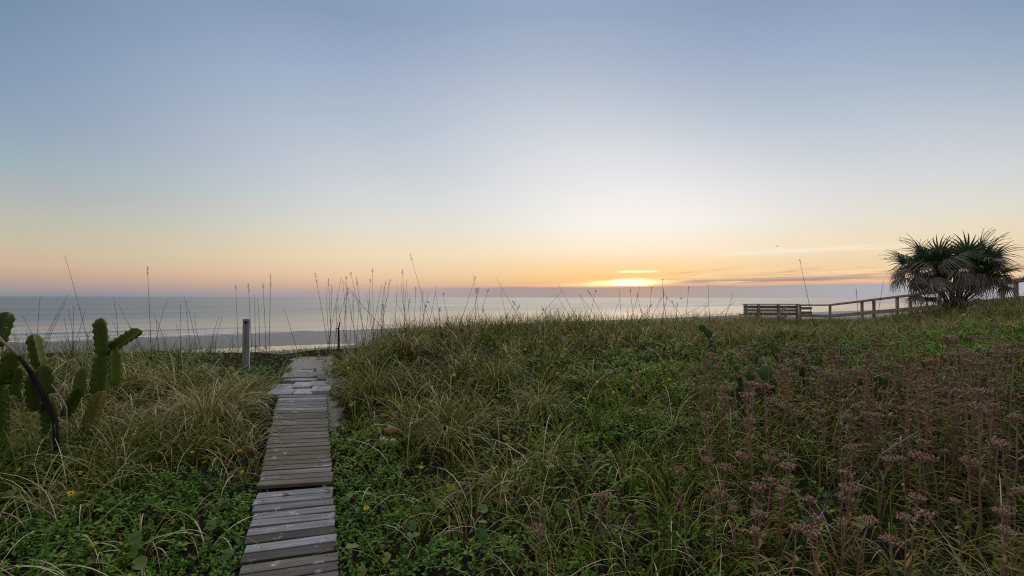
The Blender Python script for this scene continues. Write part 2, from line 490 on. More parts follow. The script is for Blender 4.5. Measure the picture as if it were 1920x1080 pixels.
def sea_mat():
    m, k = new_mat('sea_water')
    pos = k.node('ShaderNodeNewGeometry').outputs['Position']
    x, y, z = k.sep(pos)
    s = k.add(k.mul(x, 0.789), k.mul(y, 0.614)); t = k.add(k.mul(x, -0.614), k.mul(y, 0.789))
    t0 = k.sub(t, 64.5)
    off = k.step(t0, 0.0, 90.0)
    v = k.comb(k.mul(s, 0.35), k.mul(t, 1.0), 0.0)
    n1 = k.noise(v, 1.6, 3, 0.55); n2 = k.noise(v, 0.22, 3, 0.5); n3 = k.noise(v, 0.03, 3, 0.55)
    b = k.node('ShaderNodeBump'); b.inputs['Distance'].default_value = 0.12
    k.put(b.inputs['Strength'], k.lerp(off, 0, 1, 0.24, 0.68))
    k.l.new(k.add(n1, k.mul(n2, 2.2)), b.inputs['Height'])
    rough = k.add(k.lerp(off, 0, 1, 0.14, 0.30), k.mul(k.sub(n3, 0.5), 0.20))
    p = principled(k, (0.012, 0.048, 0.082, 1), rough, b.outputs[0], 0.5, IOR=1.33)
    finish(k, p)
    return m


def pool_mat():
    m, k = new_mat('pool_water')
    pos = k.node('ShaderNodeNewGeometry').outputs['Position']
    n1 = k.noise(pos, 2.0, 2, 0.5)
    finish(k, principled(k, (0.05, 0.05, 0.045, 1), 0.05, bump(k, n1, 0.05, 0.02), 0.5, IOR=1.33))
    return m


def foam_mat():
    m, k = new_mat('foam')
    finish(k, principled(k, (0.75, 0.77, 0.78, 1), 0.7))
    return m


# ------------------------------------------------------------------ the lie of the land
def plank_h(y): return 2.148 - 0.14 * y         # depth of the boardwalk's top below the eye
def path_x(y): return -1.353 - 0.383 * (y - 3.13)


CP = [(path_x(y), y, plank_h(y) + 0.07) for y in (0.5, 2, 3.13, 4.27, 5.4, 6.48, 7.7)] + [(-3.6, 8.7, 1.04), (-4.7, 8.9, 1.08), (-2.9, 8.7, 1.0), (-5.8, 9.2, 1.05), (-7.5, 9.4, 1.08)]
CP += [(-4, 3, 1.72), (-5, 5, 1.48), (-4.2, 6.2, 1.3), (-6, 7, 1.25), (-8, 8.6, 1.14), (-3.5, 1.5, 1.95), (-9, 6, 1.38), (-12, 9, 1.15), (-14, 12, 1.1), (-6, -3, 2.2)]
CP += [(0.5, 2, 1.85), (0, 4, 1.5), (-1, 5.5, 1.30), (0, 6, 1.22), (-1.7, 7.5, 0.93), (0, 8, 0.88), (-1.5, 9.3, 0.72), (0, 10, 0.70), (1.5, 3, 1.58), (2, 5, 1.22), (3, 8, 0.86), (4, 11, 0.82), (6, 14, 0.95),
       (9, 18, 1.02), (12, 23, 1.06), (7, 10, 0.74), (10.5, 14, 0.95)]
CP += [(2.1, 2.1, 1.45), (3.5, 3.5, 1.08), (5, 5, 0.80), (7, 7, 0.55), (9.5, 11, 0.24), (10, 9, 0.30), (14, 12, 0.15), (12.6, 15, 0.74), (13, 18, 0.92), (18, 16, 0.35), (20, 24, 1.0), (4, 2, 1.25),
       (7, 4, 0.68), (8, 12, 0.82), (0, -3, 2.2), (6, -3, 1.4), (12, 2, 0.4)]
CP = np.array(CP)


def _tps():
    n = len(CP); d2 = ((CP[:, None, :2] - CP[None, :, :2]) ** 2).sum(-1)
    K = 0.5 * d2 * np.log(d2 + 1e-9); np.fill_diagonal(K, 0.6)
    A = np.zeros((n + 3, n + 3)); A[:n, :n] = K; A[:n, n] = 1; A[:n, n + 1:] = CP[:, :2]; A[n:, :n] = A[:n, n:].T
    b = np.zeros(n + 3); b[:n] = CP[:, 2]
    return np.linalg.solve(A, b)


TW = _tps()
GX0, GX1, GY0, GY1, GS = -18.0, 26.0, -5.0, 30.0, 0.1
_gx = np.arange(GX0, GX1 + GS, GS); _gy = np.arange(GY0, GY1 + GS, GS)
_X, _Y = np.meshgrid(_gx, _gy, indexing='ij')
_H = TW[-3] + TW[-2] * _X + TW[-1] * _Y
for i in range(len(CP)):
    d2 = (_X - CP[i, 0]) ** 2 + (_Y - CP[i, 1]) ** 2
    _H += TW[i] * 0.5 * d2 * np.log(d2 + 1e-9)


def crest_y(x): return np.interp(x, [-40, -20, -8, -4.6, -3.4, -2.0, 0, 4, 8, 12, 20, 40], [10, 9.8, 9.5, 9.0, 9.0, 9.8, 10.8, 13, 18.5, 25.5, 27, 28])
def shore_t(x, y): return (np.asarray(x) + 46) * -0.614 + (np.asarray(y) - 46) * 0.789     # metres seaward of the waterline
def shore_s(x, y): return (np.asarray(x) + 46) * 0.789 + (np.asarray(y) - 46) * 0.614


def path_dist(x, y):
    return np.abs((np.asarray(x) - path_x(np.asarray(y)))) * 0.934


POOL_T, POOL_Z = -25.0, 0.46


def beach_z(x, y):
    t = shore_t(x, y); s = shore_s(x, y)
    z = np.where(t < 0, -t * 0.020, np.maximum(-t * 0.03, -4.0))
    z = z + (vnoise(s, t, 0.06, 3) - 0.5) * 0.06 * np.exp(-np.abs(t) / 60)
    z = z - 0.10 * np.exp(-((t - POOL_T) / 2.0) ** 2) * np.exp(-((s - 11.0) / 12.0) ** 4)
    return z


def ground_z(x, y):
    """height of the soil"""
    x = np.asarray(x, float); y = np.asarray(y, float)
    fx = np.clip((x - GX0) / GS, 0, len(_gx) - 1.001); fy = np.clip((y - GY0) / GS, 0, len(_gy) - 1.001)
    i = fx.astype(int); j = fy.astype(int); fx = fx - i; fy = fy - j
    h = (_H[i, j] * (1 - fx) + _H[i + 1, j] * fx) * (1 - fy) + (_H[i, j + 1] * (1 - fx) + _H[i + 1, j + 1] * fx) * fy
    rough = (vnoise(x, y, 0.9, 1) - 0.5) * 0.16 + (vnoise(x, y, 4.0, 2) - 0.5) * 0.05
    d = path_dist(x, y); wpath = 1 - sstep(d, 0.40, 0.85)
    wpath = wpath * (1 - sstep(y, 8.0, 9.2))
    z = ZC - h + rough
    zp = ZC - plank_h(y) - 0.065 + (vnoise(x, y, 7.0, 4) - .5) * 0.02
    z = z * (1 - wpath) + zp * wpath
    w = sstep(y - crest_y(x), 0.0, 5.0)
    return z * (1 - w) + beach_z(x, y) * w


def G(x, y): return float(ground_z(np.array([x]), np.array([y]))[0])


CAMR = np.array(CAM_ROT)


def ray(u, v):
    d = CAMR @ np.array([(u - 960) / 960.0, (540 - v) / 960.0, -1.0])
    return d / np.hypot(d[0], d[1])


def hit(u, v, hh=0.0, dmin=0.9, dmax=40.0):
    """ground point whose height hh above the soil is seen at photo pixel u, v; returns x, y, soil z"""
    d = ray(u, v); q = np.arange(dmin, dmax, 0.01)
    x, y = d[0] * q, d[1] * q; z = ZC + d[2] * q
    g = ground_z(x, y)
    below = np.nonzero(z <= g + hh)[0]
    i = below[0] if len(below) else int(np.argmin(z - g - hh))
    return float(x[i]), float(y[i]), float(g[i])


def at(u, v, depth):
    """world point on the ray of photo pixel u, v at a given forward distance (metres along y)"""
    d = ray(u, v); q = depth / d[1]
    return Vector((d[0] * q, depth, ZC + d[2] * q))


# ------------------------------------------------------------------ ground, sea, pool
def geo_lines(a, b, step, lo, hi, grow=1.25):
    fine = list(np.arange(a, b + step * .5, step)); up, dn = [], []
    s, p = step * 1.5, b
    while p < hi: p += s; s *= grow; up.append(p)
    s, p = step * 1.5, a
    while p > lo: p -= s; s *= grow; dn.append(p)
    return np.array(dn[::-1] + fine + up)


def build_ground():
    gx = geo_lines(-13, 19, 0.14, -900, 900, 1.12); gy = geo_lines(-1, 27, 0.14, -60, 1500, 1.09)
    X, Y = np.meshgrid(gx, gy, indexing='ij')
    Z = ground_z(X, Y)
    v = np.stack([X, Y, Z], -1).reshape(-1, 3)
    n, m_ = X.shape
    idx = np.arange(n * m_).reshape(n, m_)
    q = np.stack([idx[:-1, :-1], idx[1:, :-1], idx[1:, 1:], idx[:-1, 1:]], -1).reshape(-1, 4)
    veg = 1 - sstep(Y - crest_y(X), 0.5, 4.0)
    bare = (1 - sstep(np.where(X < path_x(Y), 1.6, 1.0) * path_dist(X, Y) + (vnoise(X, Y, 3.0, 61) - .5) * .25, 0.34, 0.46)) * sstep(Y, 5.2, 5.8) * (1 - sstep(Y, 8.6, 9.0))
    veg = veg * (1 - bare)
    me = np_mesh('ground', v, q, None, {'veg': veg.ravel()}, True)
    o = link('ground', me, ground_mat())
    tag(o, 'sandy dune and flat damp beach down to the sea', None, None, 'structure')


def build_sea():
    tt = np.concatenate([np.arange(-2.5, 45, 0.22), 45 + np.cumsum(0.4 * 1.16 ** np.arange(0, 68))])
    tt = tt[tt < 70000]
    ss = geo_lines(-60, 240, 1.5, -60000, 90000, 1.22)
    S, T = np.meshgrid(ss, tt, indexing='ij')
    wob = (vnoise(S, S * 0, 0.03, 6, 2) - 0.5) * 4.0
    Z = np.zeros_like(T)
    for t0, amp, wid, seed in ((2.0, 0.05, 0.5, 21), (6.5, 0.07, 0.7, 22), (13.5, 0.13, 0.9, 23), (24.0, 0.10, 1.2, 24), (38.0, 0.10, 1.4, 25)):
        a = amp * np.clip(vnoise(S, S * 0 + seed, 0.035, seed, 2) * 2.2 - 0.45, 0, 1)
        Z += a * np.exp(-((T - t0 - wob * (0.4 + t0 / 60)) / wid) ** 2)
    X = -46 + S * 0.789 - T * 0.614; Y = 46 + S * 0.614 + T * 0.789
    v = np.stack([X, Y, Z], -1).reshape(-1, 3)
    n, m_ = X.shape; idx = np.arange(n * m_).reshape(n, m_)
    q = np.stack([idx[:-1, :-1], idx[1:, :-1], idx[1:, 1:], idx[:-1, 1:]], -1).reshape(-1, 4)
    o = link('sea', np_mesh('sea', v, q, None, None, True), sea_mat())
    tag(o, 'calm grey blue sea reaching to the horizon', None, None, 'structure')
    # tidal pool
    th = np.linspace(0, 2 * np.pi, 64, endpoint=False)
    s = 11 + 13 * np.cos(th); t = POOL_T + 2.6 * np.sin(th)
    z0 = float(-POOL_T * 0.020 - 0.035)
    vv = np.stack([-46 + s * 0.789 - t * 0.614, 46 + s * 0.614 + t * 0.789, np.full_like(s, z0)], -1)
    me = bpy.data.meshes.new('tidal_pool'); me.from_pydata([tuple(p) for p in vv], [], [tuple(range(64))])
    o = link('tidal_pool', me, pool_mat()); tag(o, 'shallow bright pool of water left on the beach', None, None, 'structure')
    # foam along the waterline
    V, Q = [], []
    s = np.arange(-45, 28, 0.35)
    for t0, w0, sd_, thr in ((0.9, 0.30, 31, 0.36), (2.1, 0.16, 32, 0.5)):
        wob = (vnoise(s, s * 0, 0.25, sd_) - 0.5) * 1.2
        wid = w0 * np.clip(vnoise(s, s * 0 + 5, 0.9, sd_ + 3) - thr, 0, 1) * 4 + 0.004
        base = len(V)
        for i in range(len(s)):
            for e, zz in ((-1, 0.035), (0, 0.075), (1, 0.035)):
                t = t0 + wob[i] + e * wid[i]
                V.append((-46 + s[i] * 0.789 - t * 0.614, 46 + s[i] * 0.614 + t * 0.789, zz))
        for i in range(len(s) - 1):
            a = base + i * 3
            Q += [(a, a + 3, a + 4, a + 1), (a + 1, a + 4, a + 5, a + 2)]
    o = link('sea_foam', np_mesh('sea_foam', np.array(V), np.array(Q), None, None, True), foam_mat())
    tag(o, 'thin white foam line where small waves meet the sand', 'foam', None, 'stuff')


build_ground()
build_sea()

# ------------------------------------------------------------------ boardwalk, pavers, post
SLOPE = math.atan(0.14)


def plank_rot(ang):
    return (Matrix.Rotation(ang, 3, 'Z') @ Matrix.Rotation(SLOPE, 3, 'X'))


def build_boardwalk():
    def section(name, label, y0, y1, pitch, a0, a1, lift, tints, length):
        yc = (y0 + y1) / 2
        root = empty('boardwalk_section', (path_x(yc), yc, ZC - plank_h(yc)))
        tag(root, label, 'boardwalk', 'boardwalk sections')
        base = Vector(root.location)
        n = int(round((y1 - y0) / pitch))
        meshes = []
        for v_ in range(4):
            b = MB(); b.box((0, 0, 0), (length + rng.uniform(-.006, .006), pitch * .895, 0.034), None, 0.003)
            meshes.append(b.mesh('plank'))
        nm = MB(); nm.tube([(0, 0, -0.004), (0, 0, 0.0012)], 0.0045, 6); nail = nm.mesh('nail')
        for i in range(n):
            f = (i + 0.5) / n; y = y0 + (y1 - y0) * f
            ang = a0 + (a1 - a0) * f + rng.normal(0, R(0.18))
            o = link('plank', meshes[i % 4], M['plank'], root)
            p = Vector((path_x(y) + rng.normal(0, 0.005), y, ZC - plank_h(y) - 0.017 + lift + rng.normal(0, 0.0022)))
            o.location = p - base
            o.rotation_euler = (plank_rot(ang) @ Matrix.Rotation(rng.normal(0, R(0.3)), 3, 'Y')).to_euler()
            tnt = tints(i, n)
            o.color = (*tnt, 1)
            if y < 4.3:
                for sx in (-1, 1):
                    q = link('nail', nail, M['rust'], o); q.location = (sx * (length / 2 - 0.07), rng.uniform(-.02, .02), 0.017)
        for sx in (-1, 1):
            b = MB()
            pts = []
            for y in np.linspace(y0 + 0.02, y1 - 0.02, 2):
                pts.append(Vector((path_x(y) + sx * 0.24, y, ZC - plank_h(y) - 0.034 + lift - 0.047)) - base)
            d = (pts[1] - pts[0]); mid = (pts[0] + pts[1]) / 2
            b.box(mid, (d.length, 0.038, 0.088), d.to_track_quat('X', 'Z').to_matrix())
            link('stringer', b.mesh('stringer'), M['plank'], root).color = (0.45, 0.42, 0.4, 1)
        return root

    dark = {2: 1, 4: 1, 6: .62}

    def t_near(i, n):
        j = n - 1 - i                       # counted from the far end
        pat = [(1.05, 1.08, 1.14), (1.0, 1.03, 1.1), (.86, .86, .88), (.92, .94, 1.0), (.98, 1.0, 1.07), (1.0, 1.02, 1.08), (.30, .28, .26), (1.3, 1.36, 1.45), (.36, .33, .30), (.74, .70, .62), (.46, .42, .38)]
        c = np.array(pat[j] if j < len(pat) else (.6, .58, .55)); return c * (1 + rng.normal(0, .03))

    def t_far(i, n):
        c = np.array((.66, .60, .48)) if i > 3 else np.array((.66, .58, .48))
        if i in (2,): c = np.array((.9, .9, .9))
        if i > n - 7: c = np.array((1.05, 1.06, 1.08))
        return c * (1 + rng.normal(0, .13)) * np.array((1, 1 + rng.normal(0, .015), 1 + rng.normal(0, .04)))
    section('near', 'nearer grey boardwalk section with bleached and dark planks, running out of the photo', 2.3, 4.195, 0.0935, R(22), R(14), 0.0, t_near, 0.575)
    section('far', 'farther brownish boardwalk section of many narrow planks, ending at the pale pavers', 4.235, 6.44, 0.0885, R(12), R(7), 0.022, t_far, 0.575)


def irregular_slab(w, d, h, n=9, jag=0.08, seed=0):
    r = np.random.default_rng(seed); b = MB()
    th = np.linspace(0, 2 * np.pi, n, endpoint=False) + 0.3
    rad = 1 / np.maximum(np.abs(np.cos(th)), np.abs(np.sin(th))) * (1 + r.normal(0, jag, n))
    rad = np.minimum(rad, 1.25)
    top = [(w / 2 * rad[i] * math.cos(th[i]) * .97, d / 2 * rad[i] * math.sin(th[i]) * .97, h / 2) for i in range(n)]
    mid = [(w / 2 * rad[i] * math.cos(th[i]), d / 2 * rad[i] * math.sin(th[i]), h / 2 - 0.012) for i in range(n)]
    bot = [(p[0], p[1], -h / 2) for p in mid]
    fs = [tuple(range(n)), tuple(range(3 * n - 1, 2 * n - 1, -1))]
    for i in range(n):
        j = (i + 1) % n
        fs += [(n + i, n + j, j, i), (2 * n + i, 2 * n + j, n + j, n + i)]
    b.add(top + mid + bot, fs)
    return b


def build_pavers():
    y0 = 6.72
    root = empty('path', (path_x(y0), y0, ZC - plank_h(y0)))
    tag(root, 'short path of pale pavers and broken slabs past the boardwalk', None, None, 'structure')
    base = Vector(root.location)
    b = MB(); b.box((0, 0, 0), (0.30, 0.205, 0.05), None, 0.006); pm = b.mesh('paver')
    b = MB(); b.box((0, 0, 0), (0.235, 0.205, 0.05), None, 0.006); pm2 = b.mesh('paver')
    for (u, v, mesh, a, tn) in ((527, 736.5, pm, 3, 1.0), (570, 733.5, pm2, 8, 1.1), (602, 729.5, pm2, 11, 1.0), (530, 725.5, pm, 3, 1.06), (567, 722.5, pm2, 6, 1.12), (603, 719.8, pm, 9, 0.98), (628, 715.5, pm2, 14, .95)):
        d = ray(u, v); q = np.arange(5, 9, .005)
        k_ = np.argmax(ZC + d[2] * q <= ZC - plank_h(d[1] * q) + 0.0)
        x, y = d[0] * q[k_], d[1] * q[k_]
        o = link('paver', mesh, M['concrete'], root)
        o.location = Vector((x, y, ZC - plank_h(y) - 0.012 + rng.normal(0, .004))) - base
        o.rotation_euler = plank_rot(R(a)).to_euler(); o.color = (tn, tn, tn, 1)
    for i, (u, v, w, dd, tn, a) in enumerate(((565, 713.5, .46, .10, .8, 5), (562, 704.5, .50, .24, .62, 4), (572, 697.5, .27, .10, 1.0, 3), (580, 692.0, .20, .10, .7, 0), (612, 709, .25, .16, .5, 20))):
        d = ray(u, v); q = np.arange(5, 10, .005)
        k_ = np.argmax(d[2] * q <= -plank_h(d[1] * q))
        x, y = d[0] * q[k_], d[1] * q[k_]
        o = link('concrete_slab', irregular_slab(w, dd, 0.055, 11, 0.07, 50 + i).mesh('concrete_slab'), M['concrete'], root)
        o.location = Vector((x, y, ZC - plank_h(y) - 0.01)) - base
        o.rotation_euler = plank_rot(R(a)).to_euler(); o.color = (tn, tn * .98, tn * .96, 1)


def build_post():
    x, y, _ = hit(461, 688, 0.0); y = 7.75; p = at(461, 690, y); x = p.x
    zb = min(G(x, y), p.z) - 0.1; top = at(461, 598, y).z; H = top - zb
    root = empty('wooden_post', (x, y, zb), R(17)); tag(root, 'weathered square wooden post with a round hole near its top, left of the path', 'post')
    w = 0.043; b = MB(); n = 16; hz = H - 0.055; r = 0.024; e = 0.006
    # front face with a drilled hole
    sq = []
    for i in range(n):
        th = 2 * math.pi * i / n; c, s_ = math.cos(th), math.sin(th); m_ = max(abs(c), abs(s_))
        sq.append((w * c / m_, -w, hz + 0.05 * s_ / m_))
    ci = [(r * math.cos(6.28318 * i / n), -w, hz + r * math.sin(6.28318 * i / n)) for i in range(n)]
    cb = [(a, -w + 0.07, c_) for a, _, c_ in ci]
    fs = [(i, (i + 1) % n, n + (i + 1) % n, n + i) for i in range(n)] + [(n + i, n + (i + 1) % n, 2 * n + (i + 1) % n, 2 * n + i) for i in range(n)] + [tuple(2 * n + i for i in range(n))]
    b.add(sq + ci + cb, fs)
    z1, z2 = hz - 0.05, hz + 0.05
    v = [(-w, -w, 0), (w, -w, 0), (w, w, 0), (-w, w, 0), (-w, -w, z1), (w, -w, z1), (w, -w, z2), (-w, -w, z2), (-w, w, H - .004), (w, w, H), (-w + e, -w + e, H), (w - e, -w + e, H + .003)]
    b.add(v, [(0, 1, 5, 4), (1, 2, 9, 6, 5), (3, 0, 4, 7, 8), (2, 3, 8, 9), (7, 6, 11, 10), (6, 9, 11), (7, 10, 8), (10, 11, 9, 8)])
    o = link('post_body', b.mesh('post_body'), M['post_wood'], root)
    bb = MB(); bb.box((w + 0.0035, 0.012, H * 0.42), (0.004, 0.05, H * 0.72), Matrix.Rotation(R(1.2), 3, 'X'))
    q = link('bleached_splinter', bb.mesh('bleached_splinter'), M['post_wood'], root); q.color = (2.6, 2.6, 2.6, 1)


build_boardwalk(); build_pavers(); build_post()

# ------------------------------------------------------------------ bench and railing on the neighbouring walkover


def beam(b, p0, p1, w, h, bev=0.004):
    d = Vector(p1) - Vector(p0)
    b.box((Vector(p0) + Vector(p1)) / 2, (d.length, w, h), d.to_track_quat('X', 'Z').to_matrix(), bev)
    return b


def build_bench():
    D = 23.0
    a = at(1394, 570.5, D); c = at(1496, 570.5, D)
    gz = G(a.x + 1, D) - 0.05
    root = empty('wooden_bench', ((a.x + c.x) / 2, D, gz)); tag(root, 'slatted wooden bench with a high back standing on the dune before the sea', 'bench')
    base = Vector(root.location)
    def put(nm, p0, p1, w, h, tn=1.0):
        b = MB(); mid = (Vector(p0) + Vector(p1)) / 2
        d = Vector(p1) - Vector(p0); b.box((0, 0, 0), (d.length, w, h), None, 0.004)
        o = link(nm, b.mesh(nm), M['rail_wood'], root); o.location = mid - base; o.rotation_euler = d.to_track_quat('X', 'Z').to_euler(); o.color = (tn, tn, tn, 1)
    zt = a.z
    put('top_rail', (a.x - .04, D - .03, zt), (c.x + .04, D - .03, zt), .15, .045, 1.25)
    for i, (dz, h) in enumerate(((.125, .14), (.275, .12), (.405, .10))):
        put('back_slat', (a.x, D, zt - dz), (c.x, D, zt - dz), .03, h, (.85, 1.0, .75)[i])
    for u in (1397, 1421, 1458, 1493):
        x = at(u, 570, D).x
        put('post', (x, D - .065, gz), (x, D - .065, zt - .024), .09, .09, .8)
    for u in (1428, 1469):
        x = at(u, 570, D).x
        put('leg', (x, D + .45, gz), (x, D + .45, zt - .42), .08, .08, .7)
    x0, x1 = at(1449, 597, D).x, at(1468, 577, D).x
    put('brace', (x0, D - .16, zt - .66), (x1, D - .16, zt - .13), .045, .10, 1.5)
    x0, x1 = at(1462, 597, D).x, at(1474, 588, D).x
    put('brace', (x0, D - .16, zt - .66), (x1, D - .16, zt - .42), .045, .08, 1.1)
    for j in range(3):
        put('seat_slat', (a.x, D + .14 + j * .15, zt - .47), (c.x, D + .14 + j * .15, zt - .47), .13, .04, .9)


def build_railing():
    def X(y): return 12.62
    # photo pixel of the top rail, left to right, at the forward distance where the line x = 12.62 lies
    def P(u, v):
        dp = 12.62 / (u - 960) * 960.0
        return at(u, v, dp)
    pts = [P(1499, 572.5), P(1556, 572), P(1650, 560.5), P(1745, 549), P(1872, 532), P(1985, 517)]
    root = empty('walkover_railing', (12.62, 18, G(12.62, 18) - 0.2)); tag(root, 'long wooden handrail on posts climbing to the right behind the palm', 'railing')
    base = Vector(root.location)
    def put(nm, p0, p1, w, h, tn=1.0):
        b = MB(); d = Vector(p1) - Vector(p0); b.box((0, 0, 0), (d.length, w, h), None, 0.005)
        o = link(nm, b.mesh(nm), M['rail_wood'], root); o.location = (Vector(p0) + Vector(p1)) / 2 - base; o.rotation_euler = d.to_track_quat('X', 'Z').to_euler(); o.color = (tn, tn, tn, 1)
    for i in range(len(pts) - 1):
        put('top_rail', pts[i], pts[i + 1], .16, .062, .9)
        lo = [Vector((p.x, p.y, p.z - 0.44)) for p in (pts[i], pts[i + 1])]
        put('lower_rail', lo[0], lo[1], .045, .12, .8)
        dk = [Vector((p.x + .5, p.y, p.z - 0.98)) for p in (pts[i], pts[i + 1])]
        put('walkway_board', dk[0], dk[1], 1.0, .04, .7)
    ys = [p.y for p in pts][::-1]; zs = [p.z for p in pts][::-1]
    for u, tn in ((1500, 1), (1556, 1), (1616, 1), (1633, .8), (1682, 1.1), (1701, .9), (1762, 1), (1790, .8), (1880, 1), (1905, 1)):
        y = 12.62 / (u - 960) * 960.0; z = float(np.interp(y, ys, zs))
        gz = min(G(12.62, y), z - 1.0) - 0.1
        put('post', (12.62 + (.0 if tn >= 1 else .1), y, gz), (12.62 + (.0 if tn >= 1 else .1), y, z - 0.03), .075, .075, tn)
    # short end panel beside the bench
    p0, p1 = at(1499, 571.5, 23.3), at(1522, 571.5, 23.3)
    put('top_rail', p0, p1, .12, .05, 1.1)
    put('lower_rail', p0 - Vector((0, 0, .16)), p1 - Vector((0, 0, .16)), .04, .12, .9)
    put('lower_rail', p0 - Vector((0, 0, .36)), p1 - Vector((0, 0, .36)), .04, .12, .8)


build_bench(); build_railing()

# ------------------------------------------------------------------ grass and ground cover (stuff)


def blades(root, az, th0, curl, length, width, tint, nseg=4, side_twist=None):
    """arching grass blades as tapered ribbons"""
    n = len(root)
    ts = np.linspace(0, 1, nseg + 1)
    cen = np.zeros((n, nseg + 1, 3)); cen[:, 0] = root
    for i in range(nseg):
        tm = (ts[i] + ts[i + 1]) / 2
        th = th0 + curl * tm ** 1.3
        st = length / nseg
        cen[:, i + 1, 0] = cen[:, i, 0] + st * np.sin(th) * np.cos(az)
        cen[:, i + 1, 1] = cen[:, i, 1] + st * np.sin(th) * np.sin(az)
        cen[:, i + 1, 2] = cen[:, i, 2] + st * np.cos(th)
    tw = rng.uniform(-0.9, 0.9, n) if side_twist is None else side_twist
    sx, sy = -np.sin(az + tw), np.cos(az + tw)
    prof = np.interp(np.arange(nseg) / nseg, [0, .2, .5, .8, 1], [.75, 1, .85, .5, .2])
    w = width[:, None] * prof[None, :] * 0.5
    L = cen[:, :nseg].copy(); Rr = cen[:, :nseg].copy()
    L[:, :, 0] += sx[:, None] * w; L[:, :, 1] += sy[:, None] * w
    Rr[:, :, 0] -= sx[:, None] * w; Rr[:, :, 1] -= sy[:, None] * w
    per = 2 * nseg + 1
    v = np.empty((n, per, 3)); v[:, 0:2 * nseg:2] = L; v[:, 1:2 * nseg:2] = Rr; v[:, -1] = cen[:, nseg]
    base = (np.arange(n) * per)[:, None]
    q = np.concatenate([base + np.array([[2 * i, 2 * i + 1, 2 * i + 3, 2 * i + 2]]) for i in range(nseg - 1)], 0) if nseg > 1 else np.zeros((0, 4), int)
    t = base + np.array([[2 * nseg - 2, 2 * nseg - 1, 2 * nseg]])
    tv = np.repeat(tint, per)
    # tips a little paler
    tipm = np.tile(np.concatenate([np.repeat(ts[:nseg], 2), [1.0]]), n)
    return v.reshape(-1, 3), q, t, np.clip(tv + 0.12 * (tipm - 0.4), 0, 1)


def stuff_mesh(name, chunks, mat, label, cat, kind='stuff'):
    V, Q, T, A, o = [], [], [], [], 0
    for v, q, t, a in chunks:
        V.append(v); Q.append(q + o); T.append(t + o); A.append(a); o += len(v)
    me = np_mesh(name, np.concatenate(V), np.concatenate(Q), np.concatenate(T), {'tint': np.concatenate(A)}, True)
    ob = link(name, me, mat); tag(ob, label, cat, None, kind)
    return ob


def in_path(x, y, margin=0.0):
    return (path_dist(x, y) < np.where(np.asarray(y) < 6.5, 0.34, 0.26) + margin) & (np.asarray(y) < 8.3)


def scatter(n, x0, x1, y0, y1, wedge=1.12):
    """random points inside the wedge that the photograph looks over, past nothing behind the crest"""
    x = rng.uniform(x0, x1, n); y = rng.uniform(y0, y1, n)
    ok = (np.abs(x) < y * wedge + 0.9) & (y < crest_y(x) + 1.6)
    return x[ok], y[ok]


def tussocks(cx, cy, nb, lo, hi, tint_c, spread=0.10, lean=0.45, curl=(0.7, 2.3), wid=(0.0026, 0.0048), nseg=4, upright=0.0):
    n = len(cx); rep = np.repeat(np.arange(n), nb)
    m_ = len(rep)
    a = rng.uniform(0, 2 * np.pi, m_); r = np.abs(rng.normal(0, 1, m_)) * spread
    x = cx[rep] + r * np.cos(a); y = cy[rep] + r * np.sin(a)
    keep = ~in_path(x, y, 0.0)
    x, y, rep, a = x[keep], y[keep], rep[keep], a[keep]; m_ = len(x)
    sz = rng.uniform(0.7, 1.15, n)[rep]
    L = rng.uniform(lo, hi, m_) * sz
    th = np.abs(rng.normal(0.25, lean, m_)) * (1 - upright)
    cu = rng.uniform(curl[0], curl[1], m_) * (1 - 0.6 * upright)
    tint = np.clip(tint_c[rep] + rng.normal(0, 0.30, m_), 0.02, 0.98)
    z = ground_z(x, y) - 0.01
    return blades(np.stack([x, y, z], -1), a + rng.normal(0, .5, m_), th, cu, L, rng.uniform(wid[0], wid[1], m_) * (1 + np.hypot(x, y) * 0.035), tint, nseg)


def kal_zone(x, y):
    """0..1: how much the reddish flower thicket holds the ground"""
    u = np.asarray(x) / np.maximum(np.asarray(y), .5)
    return sstep(u + (vnoise(x, y, .7, 41) - .5) * .35, 0.22, 0.46) * (1 - sstep(np.hypot(x, y), 7.5, 9.5))


def green_zone(x, y):
    """where the low leafy cover is thick"""
    x = np.asarray(x); y = np.asarray(y)
    u = x / np.maximum(y, .5)
    left = (x < path_x(y)) * (1 - sstep(y + (vnoise(x, y, 1.1, 42) - .5) * 1.6, 4.3, 5.0))
    rp = (x > path_x(y)) * (1 - sstep(np.abs(x - path_x(y)) + (vnoise(x, y, 1.4, 43) - .5) * .7, 0.75, 1.25)) * (1 - sstep(y, 5.0, 5.8))
    mid = np.exp(-((u - 0.23) / .16) ** 2 - ((y - 5.6) / 1.6) ** 2) * 1.0
    far = np.exp(-((u - 0.86) / .16) ** 2 - ((y - 7.2) / 1.3) ** 2)
    low = np.exp(-((u - 0.05) / .25) ** 2) * (1 - sstep(y, 3.0, 4.2)) * 0.7
    tip = np.exp(-((x + 3.5) / .5) ** 2 - ((y - 7.4) / .5) ** 2)
    lb = np.exp(-((x + 6.6) / 1.4) ** 2 - ((y - 7.8) / .8) ** 2) * .8
    return np.clip(np.maximum.reduce([left, rp, mid, far, low, tip, lb]), 0, 1)


